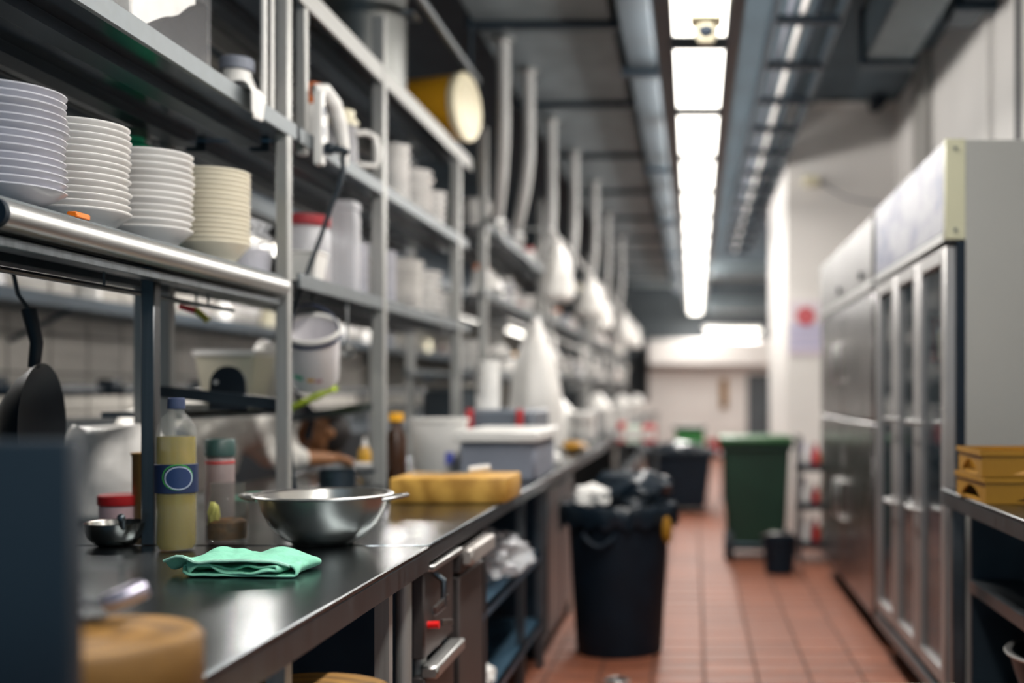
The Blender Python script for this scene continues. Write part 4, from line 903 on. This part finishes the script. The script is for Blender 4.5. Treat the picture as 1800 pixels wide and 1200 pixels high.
MB().lathe([(0,-.03),(.02,-.025),(.03,0),(.027,0),(.018,-.02),(0,-.024)], 24, (0, 0, -.03), Matrix.Rotation(1.0, 3, 'X')).build('cup', steel, t, True); MB().tube([(0, .0, -.005), (.0, .0, .06), (0, 0, .14)], .004, 8).build('handle', steel, t, True)
t = thing('lime_brush', 'brush with a lime green handle lying on the cross bar', 'brush', tuple(W(548, 700, 2.3)))
MB().tube([W(586, 682, 2.28)-Vector(t.location), W(560, 697, 2.33)-Vector(t.location), W(525, 716, 2.40)-Vector(t.location)], [.012, .012, .009], 10).build('handle', lime, t, True)
MB().tube([W(512, 690, 2.38)-Vector(t.location), W(520, 705, 2.4)-Vector(t.location), W(528, 722, 2.42)-Vector(t.location)], [.01, .012, .006], 8).build('bristle_head', M('lime_bristle', '#9dc06a', .8), t, True)
# black paddle with hole
t = thing('black_paddle', 'black round-topped paddle with a hole leaning at the rear rack bar', 'paddle', tuple(W(400, 700, 1.93)))
mb = MB(); pts = [(.055*math.cos(a), .045+.055*math.sin(a)) for a in [PI*k/16 for k in range(17)]]+[(-.06, -.035), (.06, -.035)]
f0 = [mb.bm.verts.new((x, 0, z)) for x, z in pts]; f1 = [mb.bm.verts.new((x, .008, z)) for x, z in pts]
mb.bm.faces.new(f0); mb.bm.faces.new(f1[::-1])
for i in range(len(pts)): mb.bm.faces.new((f0[i], f0[(i+1)%len(pts)], f1[(i+1)%len(pts)], f1[i]))
mb.build('paddle_blade', blackm, t, True); MB().lathe([(0,0),(.007,0),(.007,.003),(0,.003)], 16, (-.035, -.001, .05), Matrix.Rotation(PI/2, 3, 'X')).build('hole', whitep, t, True)
t = thing('rail_clip', 'red and yellow handled tongs hanging under the plate rack', 'tongs', tuple(W(345, 545, 1.85)))
MB().bar((-.05, 0, .012), (0, 0, -.002), .012, .018).build('red_handle', M('bright_red', '#e0383a', .4), t, True); MB().bar((0, 0, 0), (.035, 0, -.03), .012, .018).build('yellow_handle', M('olive_yellow', '#a5a02c', .5), t, True)
MB().tube([(0, 0, .0), (0, 0, .05), (.0, .0, .11)], .004, 6).build('hook', steel_u, t, True)
# small stuff on the chopping counter behind the bowl
t = thing('soy_jar', 'dark brown sauce bottle with a yellow cap beside the white bucket', 'bottle', (-1.19, 2.5, CT+.001))
MB().lathe([(0,0),(.035,0),(.038,.006),(.038,.17),(.02,.21),(.018,.235),(0,.235)], 26).build('bottle_body', brown, t, True); MB().lathe([(0,.236),(.026,.236),(.026,.268),(0,.27)], 20).build('cap', yellow, t, True)
t = thing('steel_pot', 'small dark steel pot on the counter behind the mixing bowl', 'pot', (-1.30, 2.28, CT+.001))
MB().lathe([(0,0),(.055,0),(.06,.005),(.06,.07),(.064,.073),(.057,.072),(.056,.008),(0,.006)], 30).build('pot_body', dsteel, t, True); MB().tube([(.058, 0, .06), (.09, -.01, .063), (.13, -.02, .066)], .007, 8).build('handle', black, t, True)
stack(bowl_s, -1.28, 2.47, CT+.001, 2, .02, 'small white dish, # of two beside the small dark pot', 'dish', 'dishes beside the small pot', 23, 'small_bowl')
o = MB().box(-1.52, -1.36, 2.0, 2.2, CT+.001, CT+.004).build('mint_sheet', mint); tag(o, 'mint green sheet on the counter below the forearm of the cook', 'sheet')
t = thing('mustard_bottle', 'small squeeze bottle of yellow sauce by the cook\'s hand', 'bottle', (-1.40, 2.66, CT+.001))
MB().lathe([(0,0),(.022,0),(.024,.004),(.024,.1),(.012,.12),(0,.12)], 22).build('bottle_body', M('yellow_sauce', '#c9982a', .4), t, True); MB().lathe([(0,.121),(.013,.121),(.004,.16),(0,.16)], 16).build('nozzle', whitep, t, True)
# thick chopping board
o = MB().box(-.955, -.60, 1.92, 2.2, CT+.001, CT+.08, .006, 2).build('chopping_board', wood_y); tag(o, 'thick yellow rectangular chopping board on the counter', 'chopping board')
t = thing('knife', 'knife with a white handle lying on the thick chopping board', 'knife', (-.7, 2.1, CT+.08))
MB().tube([(-.75, 2.08, CT+.093), (-.72, 2.09, CT+.096), (-.685, 2.1, CT+.1)], [.01, .012, .01], 10).build('handle', whitep, t); MB().bar((-.75, 2.08, CT+.085), (-.92, 2.03, CT+.083), .04, .002).build('blade', steel, t)
t = thing('white_bucket', 'white plastic bucket with a blue print behind the chopping board', 'bucket', (-1.085, 2.67, CT+.001))
MB().lathe([(0,0),(.095,0),(.1,.008),(.112,.225),(.118,.227),(.118,.24),(.108,.238),(.095,.012),(0,.01)], 40).build('bucket_body', whitep, t, True)
mb = MB(); mb.grid(lambda u, v: Vector(((.1035+.055*.05)*math.cos(-1.15+.35*u), (.1035+.055*.05)*math.sin(-1.15+.35*u), .05+.05*v)), 6, 2); mb.build('blue_print', M('blue_print', '#4a53a0', .5), t, True)
t = thing('grey_crate', 'grey plastic crate with a white lid rim on the counter', 'crate', (-.78, 2.65, CT+.001))
MB().box(-.925, -.625, 2.46, 2.80, CT+.001, CT+.155, .01).build('crate_body', greyblue, t); MB().box(-.94, -.612, 2.445, 2.815, CT+.156, CT+.20, .006).build('lid', whitep, t)
t = thing('cooler_box', 'dark grey box with red clips behind the white lidded crate', 'box', (-.9, 3.02, CT+.001))
MB().box(-1.06, -.74, 2.88, 3.2, CT+.001, CT+.27, .012).build('box_body', M('slate_plastic', '#5b626c', .5), t)
for x in (-1.03, -.80): MB().box(x-.015, x+.015, 2.865, 2.88, CT+.17, CT+.275, .003).build('clip', red, t)
t = thing('paper_roll', 'standing white paper roll on the dark grey box', 'paper roll', (-1.0, 3.03, CT+.271))
MB().lathe([(.02,0),(.055,0),(.055,.235),(.02,.235),(.02,0)], 30).build('roll', whitecl, t, True); MB().lathe([(.017,0),(.0195,0),(.0195,.235),(.017,.235),(.017,0)], 20).build('core', beige, t, True)
bag('tall_bag', 'tall white plastic bag tied to a point on the counter', (-.86, 3.40, CT+.001), .15, .13, .74, bagm, 12, .08)
mb = MB(); mb.ball((-.71, 3.68, CT+.035), .075, .12, .032, 3, jit=.4); tag(mb.build('yellow_cloth', mustard), 'bunched yellow cloth on the counter past the grey crate', 'cloth')
mb = MB(); mb.ball((-.665, 2.98, CT+.035), .035, .06, .034, 3, jit=.4); tag(mb.build('white_rag', whitecl), 'crumpled white rag at the counter edge by the grey crate', 'cloth')

# ================================================================ contents of the racks further along
fr = random.Random(21)
NM = {'C': 'first rack after the yellow bucket', 'D': 'second rack after the yellow bucket', 'E': 'third rack after the yellow bucket', 'F': 'farthest rack'}
LV = ('low shelf', 'middle shelf', 'top shelf')
jarp = {}
def jar_thing(label, loc, r, h, bm_, lm_, group):
    t = thing('jar', label, 'jar', loc, group=group)
    MB().lathe([(0,0),(r*.95,0),(r,.006),(r,h*.8),(r*.8,h*.86),(0,h*.86)], 18).build('jar_body', bm_, t, True); MB().lathe([(0,h*.862),(r*.86,h*.862),(r*.86,h),(0,h)], 18).build('lid', lm_, t, True)
cols_j = [(whitep, red, 'white jar with a red lid'), (beige, greyblue, 'beige jar with a grey lid'), (brown, yellow, 'brown jar with a yellow lid'), (clearw, whitep, 'translucent jar with a white lid'), (whitep, orange, 'white jar with an orange lid'), (greyblue, black, 'grey jar with a black lid')]
for key in 'CDEF':
    ya, yb, lv = RACK[key]
    for li, z in enumerate(lv):
        zz = EYE+z+.001; L_ = yb-ya
        kinds = ['bowls', 'jar', 'bag', 'jar2', 'bowls2']
        fr.shuffle(kinds)
        for i, kd in enumerate(kinds):
            y = ya+.2+(L_-.4)*i/(len(kinds)-1); x = -1.30
            w_ = f'on the {LV[li]} of the {NM[key]}'
            if kd.startswith('bowls'):
                n = fr.randint(4, 6); me = bowl_l if kd == 'bowls' else bowl_s
                stack(me, x, y, zz, n, .03, f'{"large" if kd == "bowls" else "small"} white bowl, #, {LV[li]}, {NM[key]}', 'bowl', f'{"large" if kd == "bowls" else "small"} bowls {w_}', fr.randint(0, 999), 'bowl', .004)
            elif kd == 'bag':
                bag('plastic_bag', f'knotted white plastic bag {w_}', (x, y, zz), .11, .105, fr.uniform(.2, .3), bagm, fr.random()*50, .15)
            else:
                c_ = cols_j[(li*2+(kd == 'jar2')+ord(key)) % 6]
                jar_thing(f'{c_[2].replace(" with a", ",")}, {LV[li]}, {NM[key]}', (x+.04, y, zz), fr.uniform(.045, .065), fr.uniform(.14, .22), c_[0], c_[1], None)
    # items on the counter below
    for i in range(3):
        y = ya+.25+(yb-ya-.5)*i/2
        cn = ('white', 'grey', 'red and white')[i]
        if i == 1: bag('plastic_bag', f'white bag standing on the counter below the {NM[key]}', (-.92, y, CT+.001), .16, .17, fr.uniform(.3, .42), bagm, fr.random()*50, .15)
        else:
            q = thing('storage_box', f'{cn if i == 0 else "grey"} lidded box on the counter below the {NM[key]}', 'box', (-1.0, y, CT+.001))
            MB().box(-.15, .15, -.16, .16, 0, .16, .008).build('box_body', (whitep, greyblue, greyblue)[i], q, True); MB().box(-.16, .16, -.17, .17, .161, .19, .005).build('lid', whitep, q, True)
# hanging ladles / cloths from a rail in front of the racks, and conduits dropping from the ceiling
t = thing('utensil_rail', 'long steel rail above the counters carrying hanging ladles', 'rail', (-1.08, 6.5, EYE+.42))
MB().cyl((-1.08, 3.6, EYE+.42), (-1.08, 10.6, EYE+.42), .01, n=8).build('rail', steel, t)
for y in (3.7, 5.0, 7.0, 9.0, 10.5): MB().bar((-1.08, y, EYE+.42), (-1.2, y, EYE+.42), .01, .01).build('bracket', steel, t)
k = 0
for y in [3.9+.42*i for i in range(15)]:
    h = .28+.1*math.sin(y*5)
    if k % 3 == 2:
        drape('hanging_cloth', f'{ORD[k//3]} white cloth along the long utensil rail' if k//3 else 'white cloth hanging on the utensil rail right after the yellow bucket rack', -1.08, y-.09, y+.09, EYE+.43, EYE+.16, .04, whitecl)
    else:
        q = thing('ladle', 'steel ladle hanging from the long utensil rail', 'ladle', (-1.065, y, EYE+.41), group='ladles on the long utensil rail')
        MB().tube([(-.01, 0, .025), (.004, 0, .03), (.01, 0, .0), (.01, 0, -h)], .006, 8).build('handle', steel, q, True)
        MB().lathe([(0,-.045),(.03,-.038),(.05,0),(.047,0),(.028,-.034),(0,-.04)], 20, (.05, 0, -h-.0)).build('cup', steel, q, True)
    k += 1
pipes = [((-1.03, 3.25), (-1.12, 3.55), 'first'), ((-.98, 3.6), (-1.1, 3.85), 'second'), ((-1.0, 4.3), (-1.06, 4.5), 'third'), ((-.95, 4.95), (-1.05, 5.0), 'fourth'), ((-.9, 5.6), (-1.04, 5.8), 'fifth'), ((-.92, 6.5), (-1.04, 6.9), 'sixth'), ((-.9, 7.6), (-1.04, 7.9), 'seventh')]
for i, ((x0, ya), (x1, yb), nm) in enumerate(pipes):
    zt = EYE+1.92 if i else EYE+1.92
    zb = EYE+(.98 if i < 2 else .75)
    mb = MB(); pts = []
    for s in range(13):
        u = s/12; e = max(0, (u-.45)/.55)**2
        pts.append((x0+(x1-x0)*e, ya+(yb-ya)*e, zt-(zt-zb)*u))
    t = thing('drop_pipe', f'{nm} pale curved pipe dropping from the flanged duct after the yellow bucket' , 'pipe', (x1, yb, zb))
    mb.tube(pts, .034 if i < 4 else .03, 12).build('pipe_body', M('pale_pipe', '#c0c0be', .45, .1, .08, 5), t)
    MB().lathe([(0,0),(.05,0),(.05,.03),(.036,.04),(.036,.05),(0,.05)], 18, (x1, yb, zb-.03)).build('nozzle', steel, t)
    MB().lathe([(.03,0),(.06,0),(.06,.015),(.03,.015),(.03,0)], 18, (x0, ya, zt-.02)).build('collar', steel, t)
# trolley with cartons in the aisle side
t = thing('steel_trolley', 'steel trolley with red and white cartons beyond the big black bin', 'trolley', (-.46, 5.0, 0))
MB().box(-.60, -.30, 4.75, 5.35, .74, .755, .003).box(-.60, -.30, 4.75, 5.35, .3, .312, .003).build('tray', steel_u, t)
for x in (-.585, -.315):
    for y in (4.77, 5.33): MB().cyl((x, y, .06), (x, y, .755), .012, n=8).build('upright', steel_u, t); MB().cyl((x-.012, y, .03), (x+.012, y, .03), .03, n=14).build('wheel', rubber, t)
for i, (xa, xb, m_, lb) in enumerate(((-.595, -.545, red, 'narrow red carton on the steel trolley next to the counter'), (-.54, -.41, M('pale_mint_carton', '#c9d8c8', .6), 'pale mint carton between two red cartons on the steel trolley'), (-.405, -.305, red, 'wide red carton on the steel trolley at the aisle side'))):
    q = thing('carton', lb, 'carton', ((xa+xb)/2, 4.95, .756)); MB().box(xa, xb, 4.8, 5.1, .756, .756+(.16, .13, .14)[i], .004).build('carton_body', m_, q); MB().box(xa+.004, xb-.004, 4.797, 4.8, .79, .86).build('carton_print', whitep, q)
# jars on the wall shelf over the range
for i in range(16):
    c_ = cols_j[i % 6]; y = 1.4+.45*i
    o = MB().lathe([(0,0),(.05,0),(.05,.13),(.04,.15),(.04,.18),(0,.18)], 16).build('wall_jar', c_[0]); o.location = (-3.1, y, 1.5755)
    tag(o, f'{c_[2].split(" jar")[0]} jar on the dark wall shelf, {(["first"]+ORD[1:])[i]} counted from the hanging wok', 'jar', f'{c_[2].split(" jar")[0]} jars on the wall shelf')

# microwave behind the rack, and more white clutter on the counters
t = thing('microwave', 'grey microwave oven on the counter behind the white bucket', 'microwave', (-1.42, 3.69, CT+.001))
MB().box(-1.56, -1.23, 3.58, 3.86, CT+.012, CT+.38, .008).build('oven_body', paintgrey, t); MB().box(-1.55, -1.34, 3.572, 3.58, CT+.03, CT+.36, .004).build('door', M('oven_glass', '#2a3238', .15, 0, .1, 3), t); MB().box(-1.32, -1.24, 3.574, 3.58, CT+.03, CT+.36, .003).build('control_panel', steel_u, t)
for x in (-1.53, -1.26):
    for y in (3.61, 3.82): MB().cyl((x, y, CT+.001), (x, y, CT+.012), .015, n=10).build('foot', rubber, t)
cr_ = random.Random(77)
names = ['first', 'second', 'third', 'fourth', 'fifth', 'sixth', 'seventh', 'eighth', 'ninth', 'tenth']
for i in range(10):
    if i not in (0, 2, 3, 6, 8): continue
    y = 3.95+.62*i; hb_ = .30+.1*cr_.random(); rx_ = .09+.03*cr_.random(); z_ = EYE+.967-hb_*1.03-(.06 if i % 2 else .0)
    o = bag('hanging_bag', f'{names[(0, 2, 3, 6, 8).index(i)]} white bag hung on the pipe line after the yellow bucket rack', (-.86, y, z_), rx_, .1, hb_, bagm, i*3.3, .1)
    MB().cyl((-.86, y, z_+hb_*.97), (-.86, y, EYE+.972), .008, n=6).build('bag_tie', whitep, o)
tag(MB().cyl((-.86, 3.7, EYE+.98), (-.86, 10.2, EYE+.98), .012, n=8).build('bag_pipe', steel), 'thin steel pipe from which the white bags hang', 'pipe')
for y in (3.75, 6.1, 8.3): MB().bar((-.86, y, EYE+.98), (-1.19, y, EYE+.98), .012, .012).build('bracket', steel, bpy.data.objects['bag_pipe'])
for i in range(6):
    y = 4.15+1.05*i
    stack(bowl_l, -.74, y, CT+.001, 6, .032, f'white bowl, # in the {names[i]} stack along the counter front', 'bowl', 'bowls along the counter front', 40+i, 'bowl', .005)

pr_ = random.Random(5)
for key in 'CDEF':
    ya, yb, lv = RACK[key]
    for li, z in enumerate(lv):
        for q in range(2):
            y = ya+(yb-ya)*(.235 if q == 0 else .59)+pr_.uniform(-.02, .02)
            kind_ = 'steel saucepan' if q == 0 else 'pale food tray'
            t = thing('saucepan' if q == 0 else 'food_tray', f'{kind_} at the front edge, {LV[li]}, {NM[key]}', 'pan' if q == 0 else 'tray', (-1.225, y, EYE+z+.001))
            if q == 0:
                r = pr_.uniform(.035, .042); h = pr_.uniform(.08, .14)
                MB().lathe([(0,0),(r,0),(r*1.05,.005),(r*1.05,h),(r*1.12,h+.003),(r,h),(r*.97,.008),(0,.006)], 20).build('pan_body', steel, t, True); MB().tube([(r, 0, h*.8), (r+.04, .0, h*.85), (r+.09, .0, h*.9)], .007, 8).build('handle', black, t, True)
            else:
                MB().box(-.04, .04, -.05, .05, 0, .05, .006).build('tray_body', (beige, whitep, yellowl)[li], t, True); MB().box(-.043, .043, -.053, .053, .051, .06, .004).build('lid', (whitep, red, greyblue)[li], t, True)
# ================================================================ the cook bending over the counter
def capsule(mb, p0, p1, r0, r1, n=14):
    p0 = Vector(p0); p1 = Vector(p1); d = p1-p0; L_ = max(d.length, 1e-5); dn = d/L_
    pts = []; rs = []
    for k in range(5): a = PI/2*(k/4); pts.append(p0-dn*r0*math.cos(a)); rs.append(max(.0008, r0*math.sin(a)))
    for k in range(1, 5): a = PI/2*(1-k/4); pts.append(p1+dn*r1*math.cos(a) if k else p1); rs.append(max(.0008, r1*math.sin(a)))
    # order: start cap, then end cap growing outwards
    pts = pts[:5]+[p1+dn*r1*math.sin(PI/2*k/4) for k in range(5)]; rs = rs[:5]+[max(.0008, r1*math.cos(PI/2*k/4)) for k in range(5)]
    mb.tube(pts, rs, n)
def vox(o, size, smooth=4):
    m = o.modifiers.new('remesh', 'REMESH'); m.mode = 'VOXEL'; m.voxel_size = size; m.use_smooth_shade = True
    if smooth: s = o.modifiers.new('smooth', 'SMOOTH'); s.iterations = smooth; s.factor = .5
P = {'hip': (-2.33, 2.52, .93), 'belly': (-2.24, 2.67, 1.0), 'chest': (-2.1, 2.86, 1.07), 'neck': (-1.985, 3.03, 1.06), 'head': (-1.89, 3.16, .975),
     'shR': (-1.96, 2.79, 1.04), 'elR': (-1.90, 2.76, .872), 'wrR': (-1.76, 2.90, .862), 'shL': (-2.24, 2.98, 1.06), 'elL': (-2.12, 3.15, .87), 'wrL': (-1.9, 3.18, .86),
     'hpR': (-2.26, 2.45, .92), 'knR': (-2.28, 2.5, .5), 'anR': (-2.3, 2.45, .09), 'hpL': (-2.41, 2.57, .92), 'knL': (-2.43, 2.64, .5), 'anL': (-2.45, 2.59, .09)}
P = {k: Vector(v) for k, v in P.items()}
chef = thing('person', 'cook in a white jacket bending forward over the counter behind the racks', 'person', (-2.36, 2.52, 0))
b = MB()
capsule(b, P['hip'], P['belly'], .135, .13); capsule(b, P['belly'], P['chest'], .13, .14); capsule(b, P['shL'], P['shR'], .075, .075); capsule(b, P['chest'], P['neck'], .1, .06); capsule(b, P['neck'], P['head'], .055, .055)
hd = (P['head']-P['neck']).normalized()
up = hd; fwd = Vector((.25, .45, -.86)); fwd = (fwd-up*fwd.dot(up)).normalized(); side = up.cross(fwd)
HR = Matrix((side, fwd, up)).transposed()
def hp(x, y, z): return P['head']+HR @ Vector((x, y, z))
b.ball(hp(0, 0, .03), .075, .093, .1, 3, HR); b.ball(hp(0, .03, -.05), .055, .06, .06, 3, HR)
capsule(b, hp(0, .085, .03), hp(0, .108, -.01), .010, .015); b.ball(hp(0, .083, .045), .05, .02, .014, 2, HR)
b.ball(hp(0, .088, -.05), .026, .014, .008, 2, HR); b.ball(hp(0, .083, -.075), .025, .018, .018, 2, HR)
for s in (-1, 1): b.ball(hp(s*.078, -.005, .01), .010, .022, .034, 2, HR)
for s in 'RL':
    capsule(b, P['sh'+s], P['el'+s], .052, .042); capsule(b, P['el'+s], P['wr'+s], .042, .027)
    capsule(b, P['hp'+s], P['kn'+s], .088, .06); capsule(b, P['kn'+s], P['an'+s], .058, .042)
    ft = Vector((.10, .19, 0)); capsule(b, P['an'+s]+Vector((-.01, -.03, -.05)), P['an'+s]+ft*.75+Vector((0, 0, -.055)), .036, .03)
def hand(w, d, dn, flip):
    d = Vector(d).normalized(); dn = Vector(dn); dn = (dn-d*dn.dot(d)).normalized(); sd = d.cross(dn)*flip
    for q in (-1.2, -.4, .4, 1.2): capsule(b, w, w+d*.085+sd*q*.019, .019, .0135)
    for q, ln in ((-1.5, .062), (-.5, .076), (.5, .082), (1.5, .072)):
        p = w+d*.088+sd*q*.019
        e1 = p+(d*.9+dn*.4)*ln*.5; e2 = e1+(d*.45+dn*.9).normalized()*ln*.32; e3 = e2+(dn*.95-d*.2).normalized()*ln*.25
        capsule(b, p, e1, .010, .009, 8); capsule(b, e1, e2, .009, .0083, 8); capsule(b, e2, e3, .0083, .0075, 8)
    tb = w+d*.03+sd*.028; t1 = tb+(d*.5+sd*.75+dn*.3).normalized()*.042; t2 = t1+(d*.8+sd*.05+dn*.5).normalized()*.034
    capsule(b, tb, t1, .014, .0115, 8); capsule(b, t1, t2, .0115, .0095, 8)
hand(P['wrR'], (.45, .85, -.12), (.1, -.1, -1), -1); hand(P['wrL'], (.85, .45, -.05), (0, 0, -1), 1)
bo = b.build('body', skin, chef); vox(bo, .0055, 3)
j = MB()
capsule(j, P['hip']+Vector((0, 0, .02)), P['belly'], .165, .155); capsule(j, P['belly'], P['chest'], .155, .162); capsule(j, P['shL'], P['shR'], .098, .098); capsule(j, P['chest'], P['neck']-(P['neck']-P['chest'])*.2, .125, .085)
for s in 'RL': capsule(j, P['sh'+s], P['el'+s], .078, .062); capsule(j, P['el'+s], P['el'+s]+(P['wr'+s]-P['el'+s])*.25, .062, .055)
capsule(j, P['hip']+Vector((.02, .02, 0)), P['hip']+Vector((.03, .03, -.26)), .17, .16); capsule(j, P['belly']+Vector((.05, 0, -.08)), P['hip']+Vector((.1, .1, -.2)), .13, .12)
jo = j.build('jacket', jacketm, chef); vox(jo, .012, 3)
tx = bpy.data.textures.new('folds', 'CLOUDS'); tx.noise_scale = .09
dm = jo.modifiers.new('folds', 'DISPLACE'); dm.texture = tx; dm.strength = .035; dm.mid_level = .5
tr_ = MB()
capsule(tr_, P['hip'], P['hip']+Vector((-.02, -.02, -.04)), .15, .15)
for s in 'RL': capsule(tr_, P['hp'+s], P['kn'+s], .112, .082); capsule(tr_, P['kn'+s], P['an'+s]+Vector((0, 0, .02)), .08, .068)
to = tr_.build('trousers', trouser, chef); vox(to, .014, 3)
sh = MB()
for s in 'RL':
    ft = Vector((.10, .19, 0)); capsule(sh, P['an'+s]+Vector((-.02, -.04, -.045)), P['an'+s]+ft*.85+Vector((0, 0, -.05)), .044, .039)
so = sh.build('shoes', black, chef); vox(so, .01, 3)
h = MB(); h.ball(hp(0, -.016, .055), .09, .098, .098, 3, HR, jit=.05); h.build('hair', hairm, chef)
nc = MB(); c0 = P['neck']+(P['head']-P['neck'])*.05
nc.lathe([(.075,-.02),(.09,-.01),(.092,.015),(.078,.03),(.07,.02),(.07,-.01),(.075,-.02)], 28, c0, HR).build('neckerchief', apronm, chef)
ap = MB(); ap.tube([P['chest']+Vector((.1, -.02, .15)), P['chest']+Vector((.15, .05, .1)), P['neck']+Vector((.12, -.03, 0)), P['neck']+Vector((.1, -.05, -.12))], .018, 8).build('apron_strap', trouser, chef)
for s in (-1, 1): MB().ball(hp(s*.032, .083, .018), .011, .009, .008, 2, HR).build('eye', M('eye_dark', '#241a14', .3), chef)
# ================================================================ lay the depths out for the 40 mm lens
# Everything above was laid out with depths for a 22 mm view; the place itself is longer along the aisle.
# Long pieces (room, racks, counters, fridges, ducts) are drawn out, all other things keep their shape and move along.
STRETCH = ('floor', 'ceiling', 'wall_right', 'wall_back', 'wall_left', 'wall_pillar', 'trim_', 'ceiling_light', 'light_trunking', 'hood_lamp', 'ventilation_duct', 'cross_duct', 'cable_tray', 'cold_room',
           'prep_counter', 'cooking_range', 'cooking_hood', 'wall_shelf', 'plate_rack', 'storage_rack', 'overhead_pipe', 'glass_door_fridge', 'steel_fridge', 'side_table', 'cream_box', 'gas_stove_cabinet',
           'drawer_cabinet', 'open_shelf_frame', 'steel_cabinet', 'utensil_rail', 'bag_pipe', 'food_bin', 'grey_crate', 'cooler_box', 'microwave', 'poster', 'junction_box', 'wall_camera', 'water_pipe', 'wall_hook')
RIGID = ('post', 'leg', 'hanger_rod', 'flange', 'cross_bar', 'end_plug', 'rail_hanger', 'bracket', 'pipe_stand', 'gas_tap', 'rung', 'screw', 'control_dial', 'valve_knob', 'valve_lever', 'gas_tube', 'clip', 'foot', 'handle')
KEEP = ('power_strip', 'power_plug', 'white_sleeve', 'white_cloth', 'equipment_panel', 'conduit', 'person', 'orange_clip', 'hanging_rail', 'hanging_cloth', 'white_pail', 'lime_brush', 'steel_scoop', 'drop_pipe', 'rail_clip', 'black_paddle', 'steel_trolley', 'carton', 'fluorescent_lamp', 'floor_drain')
def base(n): return n.split('.')[0]
def stretch_mesh(o):
    vs = o.data.vertices
    ys = [v.co.y for v in vs]; cy = (min(ys)+max(ys))/2
    for v in vs: v.co.y = v.co.y+(DEPTH-1)*cy if base(o.name) in RIGID else v.co.y*DEPTH
def kids(o):
    for c in o.children:
        yield c
        yield from kids(c)
done = set()
for o in list(COL.objects):
    if o.parent is not None or o.type == 'CAMERA': continue
    if o.type == 'LIGHT':
        o.location.y *= DEPTH
        if base(o.name) != 'tube_light': o.data.size_y *= DEPTH; o.data.energy *= DEPTH
        continue
    nm = base(o.name)
    if any(nm == s or (s.endswith('_') and nm.startswith(s)) for s in STRETCH):
        if o.type == 'MESH': stretch_mesh(o)
        else:
            o.location.y *= DEPTH
            for c in o.children: c.location.y = -o.location.y
        for c in kids(o):
            if base(c.name) in ('floor_tile', 'wall_tile'): c.location.y *= DEPTH; c.scale.y = DEPTH
            else: stretch_mesh(c)
        continue
    if o.type == 'MESH':
        bb = [Vector(c) for c in o.bound_box]; lc = Vector(((bb[0].x+bb[6].x)/2, (bb[0].y+bb[6].y)/2, 0)); ctr = Vector(o.location)+lc
    else: ctr = Vector(o.location); lc = Vector((0, 0, 0))
    k = abs(ctr.x)/max(.3, ctr.y)
    g = 1 if nm in KEEP else math.sqrt((1+k*k)/(1+(k/DEPTH)**2))
    o.location.y += (DEPTH-1)*ctr.y
    if g != 1:
        if lc.length > .02: o.location.x += lc.x*(1-g); o.location.y += lc.y*(1-g)
        o.scale = (g, g, 1)
    if nm == 'person': o.location.x += .17
